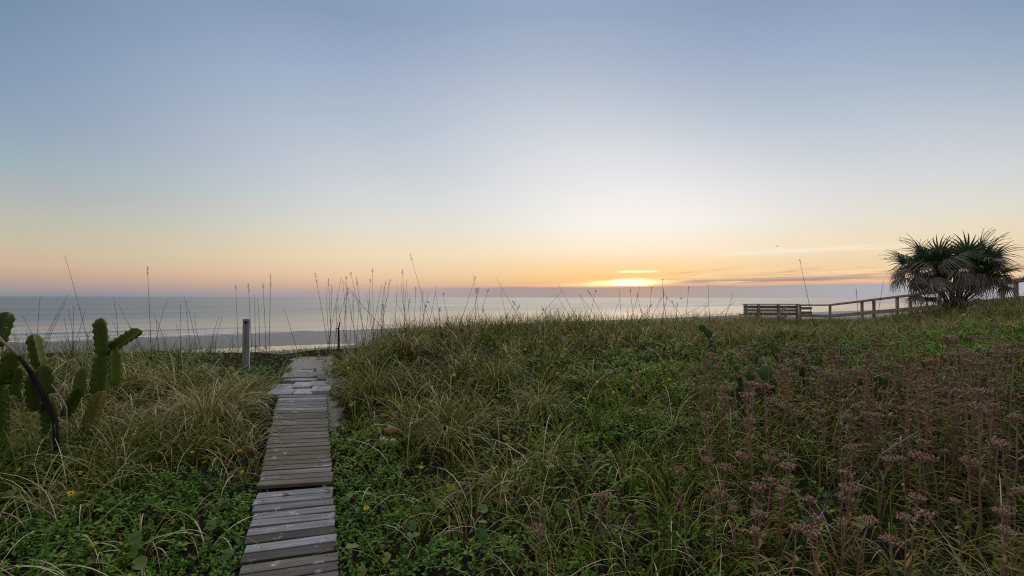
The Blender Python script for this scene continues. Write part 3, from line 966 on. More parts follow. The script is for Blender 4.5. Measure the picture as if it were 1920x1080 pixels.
def build_grass():
    ch = []
    # field of arching tussocks
    x, y = scatter(4300, -9, 12, 1.5, 13.5)
    gz, kz = green_zone(x, y), kal_zone(x, y)
    dens = np.clip(1 - 0.88 * gz, 0, 1) * np.clip(1 - 0.75 * kz, 0, 1) * (0.45 + 0.9 * vnoise(x, y, .8, 44))
    keep = (rng.random(len(x)) < dens) & ~in_path(x, y, 0.06) & ~((np.abs(x + 3.9) < 1.3) & (y > 7.4)) & ~((x < -3) & (y > 8.9)); x, y = x[keep], y[keep]
    tint = np.clip(0.02 + 0.55 * vnoise(x, y, .55, 45) + rng.normal(0, .10, len(x)) + .05 * (x < path_x(y)) - .22 * kal_zone(x, y), 0, 1)
    far = y > 7
    ch.append(tussocks(x[~far], y[~far], 20, 0.26, 0.74, tint[~far], 0.045, 0.30, (1.2, 3.2), (0.0052, 0.0088), 6))
    ch.append(tussocks(x[far], y[far], 22, 0.22, 0.60, tint[far], 0.06, 0.30, (0.9, 3.0), (0.0056, 0.0090), 5))
    # short tangle of dead and green grass between
    x, y = scatter(32000, -9, 12, 1.3, 12)
    kz, gz = kal_zone(x, y), green_zone(x, y)
    keep = (rng.random(len(x)) < (1 - .55 * kz) * (1 - .9 * gz)) & ~in_path(x, y, 0.02); x, y = x[keep], y[keep]; n = len(x)
    tint = np.clip(-0.06 + 0.42 * vnoise(x, y, 1.2, 46) + rng.normal(0, .18, n) - .12 * kal_zone(x, y), 0, 1)
    ch.append(blades(np.stack([x, y, ground_z(x, y) - .01], -1), rng.uniform(0, 6.283, n), np.abs(rng.normal(.5, .4, n)), rng.uniform(.3, 2.4, n), rng.uniform(.08, .26, n), rng.uniform(.0045, .0085, n), tint, 3))
    # thin tall blades on the seaward crest
    x = rng.uniform(-11, 14, 9000); y = crest_y(x) - np.abs(rng.normal(0, 1.3, 9000)) + .6
    keep = ~in_path(x, y, .25) & (np.abs(x) < y * 1.15) & (rng.random(9000) < (.25 + .75 * vnoise(x, y, .8, 47)) * np.where(x < -5.2, .9, np.where(x < -3, .5, 1.0))) & ~((np.abs(x + 3.8) < 1.0)); x, y = x[keep], y[keep]; n = len(x)
    ch.append(blades(np.stack([x, y, ground_z(x, y) - .01], -1), rng.uniform(0, 6.283, n), np.abs(rng.normal(.15, .2, n)), rng.uniform(.1, 1.4, n), rng.uniform(.22, .62, n), rng.uniform(.003, .0055, n) * (1 + y * .03),
                     np.clip(rng.normal(.55, .2, n), 0, 1), 4))
    x = rng.uniform(-2.6, 8, 5200); y = crest_y(x) - np.abs(rng.normal(0, .8, 5200)) + .3; n = len(x)
    ch.append(blades(np.stack([x, y, ground_z(x, y) - .01], -1), rng.uniform(0, 6.283, n), np.abs(rng.normal(.2, .25, n)), rng.uniform(0, 1.0, n), rng.uniform(.15, .75, n) * (.45 + .8 * vnoise(x, y, .9, 62)), rng.uniform(.0035, .006, n) * (1 + y * .03),
                     np.clip(rng.normal(.5, .2, n), 0, 1), 4))
    # the far right of the dune, back to the bench and the railing
    x, y = scatter(26000, 2, 19, 9, 26); keep = y > 8.5; x, y = x[keep], y[keep]; n = len(x)
    tint = np.clip(0.30 + 0.45 * vnoise(x, y, .5, 48) + rng.normal(0, .14, n), 0, 1)
    ch.append(blades(np.stack([x, y, ground_z(x, y) - .01], -1), rng.uniform(0, 6.283, n), np.abs(rng.normal(.3, .3, n)), rng.uniform(.3, 2.4, n), rng.uniform(.12, .36, n), rng.uniform(.006, .011, n), tint, 3))
    # pale dry haze of fine grass under the palm
    x = rng.normal(8.0, 1.7, 9000); y = rng.normal(9.3, 0.9, 9000); n = len(x)
    ch.append(blades(np.stack([x, y, ground_z(x, y)], -1), rng.uniform(0, 6.283, n), np.abs(rng.normal(.3, .3, n)), rng.uniform(.3, 2.0, n), rng.uniform(.15, .40, n), rng.uniform(.004, .007, n), np.clip(rng.normal(.66, .16, n), 0, 1), 3))
    # broad yellow green blades low in front and inside the thicket
    x, y = scatter(14000, -0.6, 8, 1.5, 6.5)
    u = x / y; p = np.clip(1.25 * np.exp(-((u - .30) / .17) ** 2) + .5 * kal_zone(x, y), 0, 1) * (.3 + vnoise(x, y, 1.7, 49))
    keep = rng.random(len(x)) < p * .8; x, y = x[keep], y[keep]; n = len(x)
    tint = np.clip(rng.normal(.31, .13, n) + .14 * (rng.random(n) < .2), 0, 1)
    ch.append(blades(np.stack([x, y, ground_z(x, y) - .01], -1), rng.uniform(0, 6.283, n), np.abs(rng.normal(.25, .22, n)), rng.uniform(0, 1.3, n), rng.uniform(.14, .40, n), rng.uniform(.008, .015, n), tint, 4))
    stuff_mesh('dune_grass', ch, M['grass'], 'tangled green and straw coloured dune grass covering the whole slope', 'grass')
    # long strands lying over the ground cover on the left and sprays right of the path
    ch = []
    x, y = scatter(900, -7, 3, 1.8, 5.5); keep = ~in_path(x, y, .1); x, y = x[keep], y[keep]
    keep = rng.random(len(x)) < .24; x, y = x[keep], y[keep]
    ch.append(tussocks(x, y, 8, 0.35, 0.75, np.clip(rng.normal(.72, .14, len(x)), 0, 1), 0.04, 0.4, (1.3, 3.0), (0.0048, 0.0075), 8))
    x = rng.uniform(-5.6, -3.0, 120); y = rng.uniform(3.8, 5.2, 120); keep = np.abs(x) < y * 1.05; x, y = x[keep], y[keep]
    ch.append(tussocks(x, y, 20, 0.35, 0.85, np.clip(rng.normal(.28, .2, len(x)), 0, 1), 0.05, 0.35, (1.0, 2.7), (0.0045, 0.0075), 8))
    x = rng.uniform(1.9, 3.4, 26); y = rng.uniform(1.7, 2.6, 26)
    ch.append(tussocks(x, y, 26, 0.35, 0.7, np.full(26, .58), 0.05, 0.4, (1.0, 2.0), (0.002, 0.0035), 6))
    stuff_mesh('grass_strands', ch, M['grass'], 'long pale arching grass strands lying over the low leaves', 'grass')


def leaf_cloud(x, y, z, size, tint, tilt=0.55):
    """four-triangle leaves, folded along the midrib"""
    n = len(x)
    yaw = rng.uniform(0, 2 * np.pi, n); ti = np.abs(rng.normal(0, tilt, n)); ta = rng.uniform(0, 2 * np.pi, n)
    N = np.stack([np.sin(ti) * np.cos(ta), np.sin(ti) * np.sin(ta), np.cos(ti)], -1)
    D = np.stack([np.cos(yaw), np.sin(yaw), np.zeros(n)], -1); D -= N * (D * N).sum(-1, keepdims=True); D /= np.linalg.norm(D, axis=-1, keepdims=True)
    S = np.cross(N, D)
    s = size[:, None]; c = np.stack([x, y, z], -1)
    w = 0.30 * s * rng.uniform(.8, 1.2, n)[:, None]
    v = np.stack([c - D * s * .5, c - D * s * .05 + S * w + N * s * .10, c - D * s * .02, c - D * s * .05 - S * w + N * s * .10, c + D * s * .5 - N * s * .12], 1)
    b = (np.arange(n) * 5)[:, None]
    t = np.concatenate([b + np.array([[0, 2, 1]]), b + np.array([[0, 3, 2]]), b + np.array([[1, 2, 4]]), b + np.array([[2, 3, 4]])], 0)
    return v.reshape(-1, 3), np.zeros((0, 4), int), t, np.repeat(tint, 5)


def build_cover():
    x, y = scatter(76000, -8, 10, 1.3, 9.5)
    g = green_zone(x, y)
    p = np.clip(g * 1.1 + 0.06 + .10 * kal_zone(x, y), 0, 1) * np.clip(1.5 - y * .08, .5, 1)
    keep = (rng.random(len(x)) < p) & ~in_path(x, y, -0.055); x, y, g = x[keep], y[keep], g[keep]; n = len(x)
    clump = vnoise(x, y, 2.6, 51)
    hgt = 0.03 + 0.30 * np.clip(clump - .2, 0, 1) * np.clip(path_dist(x, y) * 2.2 - .5, .12, 1)
    z = ground_z(x, y) + hgt * np.clip(1 - np.abs(rng.normal(0, .38, n)), 0.05, 1)
    ssz = rng.uniform(.026, .050, n) * (1 + .02 * y) * (.75 + .5 * vnoise(x, y, 2.0, 52))
    st = np.clip(0.10 + .55 * vnoise(x, y, 1.3, 53) + rng.normal(0, .14, n) + .26 * (y > 4.6) * (x > path_x(y)), 0, 1)
    nl = 7; rp = np.repeat(np.arange(n), nl); m_ = len(rp); lay = np.tile(np.arange(nl), n)
    yaw = np.repeat(rng.uniform(0, 6.283, n), nl) + lay * 2.4 + rng.normal(0, .25, m_)
    el = np.clip(.15 + .12 * lay + rng.normal(0, .28, m_), -.7, 1.35)
    ln = ssz[rp] * (1.15 - .09 * lay) * rng.uniform(.8, 1.15, m_)
    lean = np.repeat(rng.normal(0, .25, (n, 2)), nl, 0)
    D = np.stack([np.cos(yaw) * np.cos(el) + lean[:, 0], np.sin(yaw) * np.cos(el) + lean[:, 1], np.sin(el)], -1); D /= np.linalg.norm(D, axis=-1, keepdims=True)
    S = np.stack([-np.sin(yaw), np.cos(yaw), rng.normal(0, .18, m_)], -1); S -= D * (S * D).sum(-1, keepdims=True); S /= np.linalg.norm(S, axis=-1, keepdims=True)
    N = np.cross(D, S); N *= np.sign(N[:, 2:3] + 1e-9)
    c = np.stack([x[rp] + rng.normal(0, .006, m_), y[rp] + rng.normal(0, .006, m_), z[rp] + lay * .007 - .02], -1)
    L = ln[:, None]; w = L * rng.uniform(.24, .34, m_)[:, None]
    v = np.stack([c, c + D * L * .42 + S * w + N * L * .07, c + D * L * .45 - N * L * .02, c + D * L * .42 - S * w + N * L * .07, c + D * L - N * L * .14], 1)
    b0 = (np.arange(m_) * 5)[:, None]
    t = np.concatenate([b0 + np.array([[0, 2, 1]]), b0 + np.array([[0, 3, 2]]), b0 + np.array([[1, 2, 4]]), b0 + np.array([[2, 3, 4]])], 0)
    tint = np.clip(st[rp] + .05 * lay + rng.normal(0, .08, m_) - .1, 0, 1)
    c1 = (v.reshape(-1, 3), np.zeros((0, 4), int), t, np.repeat(tint, 5))
    stuff_mesh('ground_cover', [c1], M['cover'], 'low dark green leafy vine carpeting the ground beside the boardwalk', 'ground cover')
    # brown litter and dry leaf bits
    x, y = scatter(15000, -8, 9, 1.3, 9); keep = ~in_path(x, y, 0.02); x, y = x[keep], y[keep]; n = len(x)
    c = leaf_cloud(x, y, ground_z(x, y) + rng.uniform(0, .05, n), rng.uniform(.015, .04, n), rng.uniform(0, .9, n), .8)
    stuff_mesh('leaf_litter', [c], M['dry_leaf'], 'brown dry leaf litter lying under the grass', 'leaf litter')


build_grass(); build_cover()

# ------------------------------------------------------------------ countable plants
ORD = ['first', 'second', 'third', 'fourth', 'fifth', 'sixth', 'seventh', 'eighth', 'ninth', 'tenth', 'eleventh', 'twelfth', 'thirteenth', 'fourteenth', 'fifteenth', 'sixteenth', 'seventeenth', 'eighteenth',
       'nineteenth', 'twentieth']


def big_tussocks():
    """the tussocks big enough to be told apart"""
    spec = [
        (392, 800, .95, 420, .60, .62, 'large drooping straw coloured grass clump left of the boardwalk\'s far end'),
        (330, 735, .80, 300, .55, .58, 'upright dry grass clump behind the largest clump left of the path'),
        (455, 745, .62, 220, .50, .60, 'grass clump with bent pale tips beside the pavers\' left end'),
        (265, 720, .55, 200, .48, .52, 'tan grass clump just right of the forked cactus'),
        (700, 740, .72, 320, .52, .45, 'dark drooping grass clump right of the pavers'),
        (660, 700, .70, 240, .55, .55, 'grass clump leaning over the path end on its right side'),
        (760, 660, .80, 280, .60, .62, 'tall brown grass clump on the crest under the sea horizon'),
        (840, 830, .62, 240, .45, .50, 'arching pale grass clump in the middle of the slope'),
        (1010, 770, .58, 220, .45, .58, 'straw grass clump right of the middle of the slope'),
        (930, 720, .60, 220, .48, .40, 'greenish grass clump below the crest in the middle'),
        (1490, 640, .60, 240, .50, .42, 'thick olive grass clump just in front of the bench\'s right end'),
        (215, 815, .60, 90, .62, .60, 'loose spray of long arching blades at the cactus foot'),
    ]
    for i, (u, v, L, nb, sp, tn, lab) in enumerate(spec):
        x, y, z = hit(u, v, 0.05)
        n = nb
        a = rng.uniform(0, 2 * np.pi, n); r = np.abs(rng.normal(0, .5, n)) * .22
        px, py = x + r * np.cos(a), y + r * np.sin(a)
        pz = ground_z(px, py) - .02
        v_, q, t, at_ = blades(np.stack([px - x, py - y, pz - z], -1), a + rng.normal(0, .45, n), np.abs(rng.normal(.22, .28, n)), rng.uniform(1.1, 3.1, n), rng.uniform(.55, 1.15, n) * L,
                               rng.uniform(.0046, .0078, n) * (1 + y * .035), np.clip(rng.normal(tn - .06, .26, n), 0, 1), 6)
        o = link('grass_clump', np_mesh('grass_clump', v_, q, t, {'tint': at_}, True), M['grass'])
        o.location = (x, y, z); tag(o, lab, 'grass clump', 'large grass clumps')


def build_sea_oats():
    """thin dry stalks standing against sea and sky"""
    def stalk(u0, v0, u1, v1, dep, head, bend, label, group='dry grass stalks on the dune crest'):
        p1 = at(u1, v1, dep)
        x0 = at(u0, 600, dep).x
        zb = G(x0, dep) - .03
        p0 = Vector((x0, dep, zb)); tip = Vector((p1.x, dep + rng.uniform(-.1, .1), p1.z))
        pts = []
        sag = Vector((bend, 0, 0))
        for i in range(9):
            q = i / 8; pts.append((p0.lerp(tip, q) + sag * (q * (1 - q) * 4)) - p0)
        root = empty('grass_stalk', p0); tag(root, label, 'grass stalk', group)
        k = dep / 9
        b = MB(); b.tube(pts, [0.0052 * k * (1 - .6 * i / 8) for i in range(9)], 4, float(np.clip(rng.normal(.4, .2), 0, 1)))
        link('stem', b.mesh('stem'), M['stalk'], root)
        if head > 0:
            b = MB(); L = (tip - p0).length
            n = int(10 + head * 14)
            for i in range(n):
                q = 1 - head * .30 * (i / n) * rng.uniform(.6, 1.1)
                j = min(int(q * 8), 7); c = pts[j].lerp(pts[j + 1], q * 8 - j)
                d = Vector((rng.normal(0, .6), rng.normal(0, .6), rng.uniform(-.2, .9))).normalized() * rng.uniform(.014, .032)
                b.spindle(c, c + d, .0042 * k, 4, float(rng.uniform(.1, .8)))
            link('seed_head', b.mesh('seed_head'), M['stalk'], root)['kind'] = 'stuff'
        return root
    L = 'grass stalk '
    named = [
        (192, 605, 131, 480, 6.5, 0, .02, 'long bare grass stalk leaning left above the forked cactus'),
        (288, 645, 275, 500, 7.5, .3, 0, 'tall upright grass stalk left of the post, reaching into the orange sky'),
        (364, 640, 342, 556, 8.0, .0, 0, 'short thin grass stalk leaning left midway between cactus and post'),
        (449, 640, 444, 535, 8.6, .2, 0, 'thin upright grass stalk just left of the post top'),
        (474, 650, 470, 532, 8.8, .5, 0, 'upright grass stalk with seed head just right of the post'),
        (480, 650, 478, 552, 8.9, .0, 0, 'shorter bare grass stalk among the upright ones right of the post'),
        (486, 650, 484, 560, 8.9, .0, .02, 'shortest bare grass stalk among the upright ones right of the post'),
        (501, 650, 497, 532, 8.8, .3, 0, 'grass stalk close left of the tallest stalk right of the post'),
        (505, 650, 504, 514, 8.9, .6, 0, 'tallest upright grass stalk with seed head right of the post'),
        (562, 640, 538, 580, 8.9, .0, 0, 'thin short grass stalk leaning left above the path end'),
        (62, 660, 62, 555, 6.0, .0, 0, 'upright grass stalk above the small cactus column near the left edge'),
        (75, 665, 122, 552, 6.0, .0, -.13, 'hooked grass stalk curving over to the right at the horizon, near the left edge'),
        (618, 640, 594, 513, 9.2, .5, 0, 'leftmost tall grass stalk with dark seed head right of the path end'),
        (622, 640, 613, 522, 9.3, .4, 0, 'second tall grass stalk with seed head right of the path end'),
        (633, 640, 628, 575, 9.3, .7, 0, 'short grass stalk with a thick dark seed head right of the path end'),
        (649, 640, 646, 518, 9.4, .2, 0, 'straight grass stalk before the dense stalks on the brown crest clump'),
        (690, 620, 655, 510, 9.6, .2, 0, 'long grass stalk leaning left over the brown crest clump'),
        (745, 605, 640, 520, 9.8, .0, -.05, 'low slanting grass stalk crossing the upright ones from right to left'),
        (701, 620, 700, 505, 9.7, .2, 0, 'tall straight grass stalk in the middle of the crest clump'),
        (761, 610, 754, 506, 9.8, .3, 0, 'tall straight grass stalk just left of the longest leaning stalk'),
        (814, 600, 770, 477, 9.8, .3, .0, 'longest grass stalk, leaning left far above the horizon in the middle'),
        (856, 605, 892, 520, 10, .2, 0, 'grass stalk leaning right right of the longest stalk'),
        (902, 600, 888, 515, 10.2, .0, 0, 'grass stalk leaning left, crossing the one that leans right'),
        (990, 600, 930, 521, 10.5, .0, 0, 'long thin grass stalk leaning left, left of the sun'),
        (985, 600, 1055, 545, 10.5, .0, 0, 'low grass stalk leaning far to the right below the sun\'s left side'),
        (1095, 600, 1045, 530, 11, .0, 0, 'grass stalk leaning left, left of the sun and touching the horizon'),
        (1100, 600, 1117, 545, 11, .2, 0, 'short grass stalk leaning right below the sun'),
        (1283, 600, 1289, 538, 12, .3, 0, 'grass stalk standing up right of the sun near the tiny boat'),
        (1331, 600, 1329, 530, 12, .0, 0, 'thin straight grass stalk between the tiny boat and the bench'),
        (1530, 580, 1503, 486, 14, .2, 0, 'tall grass stalk leaning left alone above the railing, right of the bench'),
        (1640, 570, 1652, 525, 14, .0, 0, 'short thin grass stalk leaning right close left of the palm'),
        (1612, 575, 1604, 542, 14, .6, 0, 'short grass stalk with seed head above the railing left of the palm'),
    ]
    for s in named: stalk(*s)
    def zone(u):
        if u < 700: return 'on the crest just right of the path'
        if u < 800: return 'on the brown crest clump left of the longest stalk'
        if u < 980: return 'on the crest right of the longest stalk'
        if u < 1180: return 'on the crest below and left of the sun'
        return 'on the crest between the sun and the bench'
    for i in range(74):
        if i < 34: u = rng.uniform(605, 800)
        else: u = rng.uniform(800, 1360)
        lean = rng.normal(0, 20 if i < 34 else 38); vt = rng.uniform(518, 575) if i < 40 else rng.uniform(538, 585)
        dep = float(crest_y((u - 960) / 960 * 10)) - rng.uniform(-.1, 1.2)
        stalk(u, 610, u + lean, vt, dep, float(rng.choice([0, 0, .2, .5])), float(rng.normal(0, .03)),
              'thin grass stalk in the crowd ' + zone(u), 'crowd of stalks ' + zone(u))
    # arching bare blades left, over the sea
    for i in range(24):
        u = rng.uniform(20, 420); v = rng.uniform(560, 620)
        stalk(u, 650, u + rng.normal(0, 45), v, rng.uniform(6.3, 8.6), 0, float(rng.normal(0, .06)),
              'thin grass blade among those rising before the water left of the post', 'thin blades before the water on the left')


def build_kalanchoe():
    """reddish flower stalks with flat umbels"""
    stems, heads, leafsets, single = [], [], [], []
    for k_ in range(6):
        r = np.random.default_rng(300 + k_)
        b = MB(); lean = Vector((r.normal(0, .035), r.normal(0, .035), 0)); pts = []
        for i in range(7):
            q = i / 6; pts.append(Vector((0, 0, q)) + lean * (q * q) + Vector((r.normal(0, .004), r.normal(0, .004), 0)))
        b.tube(pts, [.0072, .0068, .0062, .0056, .0050, .0044, .0038], 6, [float(.25 + .5 * i / 6) for i in range(7) for _ in range(6)])
        tip = pts[-1]
        # forks under the umbel
        arms = []
        for j in range(5 + k_ % 3):
            a = 2 * math.pi * j / (5 + k_ % 3) + r.uniform(-.3, .3); rr = r.uniform(.020, .044)
            e = tip + Vector((rr * math.cos(a), rr * math.sin(a), r.uniform(.030, .040)))
            b.tube([pts[-1] - Vector((0, 0, r.uniform(.0, .03))), e], [.0030, .0022], 4, .6); arms.append(e)
        arms.append(tip + Vector((0, 0, .045)))
        stems.append(b.mesh('stem'))
        h = MB()
        for e in arms:
            for q in range(15):
                d = Vector((r.normal(0, 1), r.normal(0, 1), r.uniform(-.25, .55))).normalized()
                s = e + Vector((d.x * r.uniform(.002, .017), d.y * r.uniform(.002, .017), r.uniform(-.002, .007)))
                h.spindle(s, s + Vector((d.x * .6, d.y * .6, r.uniform(-1.0, .25))).normalized() * r.uniform(.012, .019), r.uniform(.0034, .0052), 4, float(np.clip(r.normal(.55, .28), 0, 1)))
        heads.append(h.mesh('flower_head'))
        ls = []
        lv = MB()
        nl = 26
        for j in range(nl):
            q = .05 + .78 * j / nl + r.uniform(-.02, .02); a = j * 2.2 + r.uniform(-.5, .5)
            up = r.uniform(.10, .85)
            d = Vector((math.cos(a), math.sin(a), up))
            Ln = r.uniform(.06, .125) * (1.12 - .45 * q)
            tn = float(np.clip(.15 + .75 * q + r.normal(0, .15), 0, 1))
            base = Vector((0, 0, q)) + lean * q * q
            args = (base, d, (0, 0, 1), Ln, r.uniform(.008, .014), r.uniform(-.15, .35), .3, tn)
            lv.leaf(*args)
            if j % 2 == 0 or q > .5: ls.append(args)
        single.append(lv.mesh('foliage')); leafsets.append(ls)
    leaf_meshes = []
    for k_ in range(5):
        b = MB(); b.leaf((0, 0, 0), (1, 0, 0), (0, 0, 1), .095 + .01 * k_, .011, -.15 + .13 * k_, .3, .2 + .15 * k_); leaf_meshes.append(b.mesh('leaf'))

    def plant(x, y, z, H, k_, detail, label, group, hs=1.0):
        root = empty('flower_stalk', (x, y, z - .02), float(rng.uniform(0, 6.283))); tag(root, label, 'flower stalk', group)
        s = link('stem', stems[k_], M['kal_stem'], root); s.scale = (hs, hs, H)
        h = link('flower_head', heads[k_], M['kal_head'], root); h['kind'] = 'stuff'
        top = stems[k_]
        h.location = (0, 0, 0)
        # the head mesh is modelled at the tip of a one metre stem: bring it to the tip of this one
        h.scale = (hs, hs, hs); h.location = (0, 0, H - hs + 0.0)
        s2 = H
        if detail:
            for (bp, d, up, Ln, w, bd, fo, tn) in leafsets[k_]:
                o = link('leaf', leaf_meshes[int(rng.integers(5))], M['kal_leaf'], root)
                o.location = (bp.x * 1, bp.y * 1, bp.z * H)
                o.rotation_euler = (float(rng.uniform(-.3, .3)), -math.atan2(d.z, math.hypot(d.x, d.y)), math.atan2(d.y, d.x))
                sc_ = Ln / .105; o.scale = (sc_, sc_, sc_)
        else:
            f = link('foliage', single[k_], M['kal_leaf'], root); f['kind'] = 'stuff'; f.scale = (1, 1, H)
        return root

    lone = [(1019, 1000, .30, 1.05, 'lowest flower stalk with a plump pink head, alone left of the thicket near the bottom'),
            (1122, 927, .34, 1.05, 'flower stalk with upright red brown leaves at its foot, alone left of the thicket'),
            (1194, 706, .42, .95, 'dark bent flower stalk alone on the green grass left of the thicket'),
            (1300, 597, .45, 1.1, 'dark flat topped flower stalk on the crest left of the bench, before the water'),
            (1362, 607, .40, .9, 'dark flower stalk on the crest just below and left of the bench'),
            (1738, 597, .62, 1.25, 'tall dark flower stalk rising highest below the railing left of the palm')]
    k_ = 0
    for u, v, H, hs, lab in lone:
        x, y, z = hit(u, v, H); plant(x, y, z, H, k_ % 6, True, lab, 'flower stalks of the reddish thicket', hs); k_ += 1
    rows = [
        ('in the lower left patch of flat pink heads', [(1335, 870), (1360, 881), (1380, 855), (1415, 912), (1426, 859), (1435, 901), (1460, 880), (1465, 922), (1479, 857), (1280, 887)], .42),
        ('along the bottom right edge of the thicket', [(1525, 937), (1540, 1010), (1577, 985), (1600, 977), (1664, 1016), (1737, 966)], .40),
        ('in the lower right belt of pink heads', [(1571, 890), (1580, 921), (1590, 842), (1645, 861), (1717, 860), (1736, 830), (1760, 865), (1797, 862), (1859, 831), (1892, 835), (1915, 922)], .46),
        ('in the middle belt of pale pink heads', [(1405, 792), (1440, 752), (1457, 764), (1490, 775), (1552, 775), (1587, 787), (1600, 761), (1617, 777), (1635, 760), (1637, 791), (1664, 783), (1695, 768), (1724, 775),
                                                     (1782, 732), (1798, 714), (1849, 774), (1864, 738)], .48),
        ('in the upper belt below the palm', [(1590, 697), (1635, 662), (1675, 637), (1700, 670), (1735, 718), (1766, 667), (1795, 618), (1800, 657), (1851, 664), (1870, 609), (1878, 654), (1905, 690)], .52),
    ]
    for where, px, H0 in rows:
        for i, (u, v) in enumerate(sorted(px)):
            H = H0 * rng.uniform(.88, 1.12); x, y, z = hit(u, v, H)
            plant(x, y, z, H, k_ % 6, True, f'flower stalk {where}, {ORD[i]} from the left', 'flower stalks of the reddish thicket', float(rng.uniform(.75, 1.05))); k_ += 1
    cents = []
    while len(cents) < 46:
        u = rng.uniform(1290, 1920); v = rng.uniform(628, 700) if len(cents) % 2 else rng.uniform(640, 990)
        if v < 628 + max(0, (1420 - u)) * .2 or rng.random() > (1.0 if v < 790 else .16): continue
        cents.append((u, v, rng.uniform(.36, .78), rng.uniform(.5, 1.0)))
    n = 0
    while n < 180:
        cu, cv, cH, chs = cents[int(rng.integers(len(cents)))]
        u = cu + rng.normal(0, 42); v = cv + rng.normal(0, 22)
        if not (1270 < u < 1930 and 622 < v < 1010): continue
        H = cH * rng.uniform(.75, 1.25); x, y, z = hit(u, v, H)
        if u < 1400: w_ = 'at the left fringe of the thicket, below the dark prickly pear column'
        elif v < 690: w_ = 'in the upper thicket below the bench' if u < 1560 else ('in the upper thicket below the railing' if u < 1700 else 'in the upper thicket below the palm')
        elif v < 800: w_ = 'around the two pad prickly pear' if u < 1560 else ('amid the thicket near the pale prickly pear' if u < 1720 else 'in the middle thicket at the right edge')
        else: w_ = 'in the sparse lower thicket among green blades'
        plant(x, y, z, H, k_ % 6, False, 'small flower stalk ' + w_, 'flower stalks ' + w_, float(chs * rng.uniform(.8, 1.2))); k_ += 1; n += 1


def build_round_leaves():
    meshes = []
    for k_ in range(4):
        r = np.random.default_rng(500 + k_); b = MB(); n = 14
        vs = [(0, 0, -.004)]
        for i in range(n):
            th = .25 + (6.283 - .5) * i / (n - 1); rr = 1 + .07 * math.sin(3 * th + k_) + r.normal(0, .02)
            vs.append((-.5 * rr * math.cos(th), .5 * rr * math.sin(th), .10 * (rr * .5) ** 2 * 4 * (1 if k_ % 2 else -1) + r.normal(0, .012)))
        fs = [(0, i, i + 1) for i in range(1, n)]
        b.add(vs, fs, .5); meshes.append(b)
    zones = [
        ('between boardwalk and lone pink flower stalks', [(824, 945), (779, 954), (905, 956), (905, 976), (772, 985), (774, 1006), (905, 1007), (990, 900), (965, 885), (945, 919), (1019, 957), (1050, 954), (1060, 936)]),
        ('under the pale grass in the middle of the slope', [(1009, 850), (916, 845), (882, 832), (907, 816), (947, 820), (1077, 868), (1031, 872)]),
        ('in the leafy cover left of the boardwalk', [(447, 1023), (425, 1040), (160, 947), (17, 925), (395, 985), (252, 1012), (252, 1035), (262, 1057), (32, 1022)]),
        ('close to the boardwalk\'s right edge', [(661, 758), (629, 816), (651, 931), (661, 1022), (723, 1045), (678, 1071)]),
        ('on the bright green patch below the crest', [(1117, 702), (1130, 695), (1143, 695), (1203, 637), (1415, 642)]),
        ('deep inside the reddish thicket', [(1599, 957), (1612, 982), (1290, 855)]),
    ]
    for where, px in zones:
        for i, (u, v) in enumerate(sorted(px)):
            H = .22 if v > 700 else .25
            x, y, z = hit(u, v, H)
            root = empty('round_leaf_plant', (x, y, z)); tag(root, f'round leaf {where}, {ORD[i]} from the left', 'round leaf', 'round leaves among the grass')
            s = rng.uniform(.055, .085) * (1.0 if y < 5 else 1.25)
            tn = float(np.clip(rng.normal(.55, .18), 0.1, .85))
            if (u, v) == (447, 1023): tn = .05
            b = MB(); src = meshes[int(rng.integers(4))]
            b.add([tuple(c * s for c in p) for p in src.v], src.f, [tn + (.12 if q else -.05) for q in range(len(src.v))])
            lf = link('leaf', b.mesh('leaf'), M['round_leaf'], root); lf.location = (0, 0, H)
            lf.rotation_euler = (R(rng.uniform(25, 70)), 0, rng.uniform(-.9, .9)) if rng.random() < .75 else (R(rng.uniform(-15, 20)), 0, rng.uniform(0, 6))
            b = MB(); b.tube([(rng.normal(0, .02), rng.normal(0, .02), -.02), (0, .004, H * .6), (0, .003, H - .004)], [.0022, .0018, .0014], 4, .4); link('stalk', b.mesh('stalk'), M['round_leaf'], root)


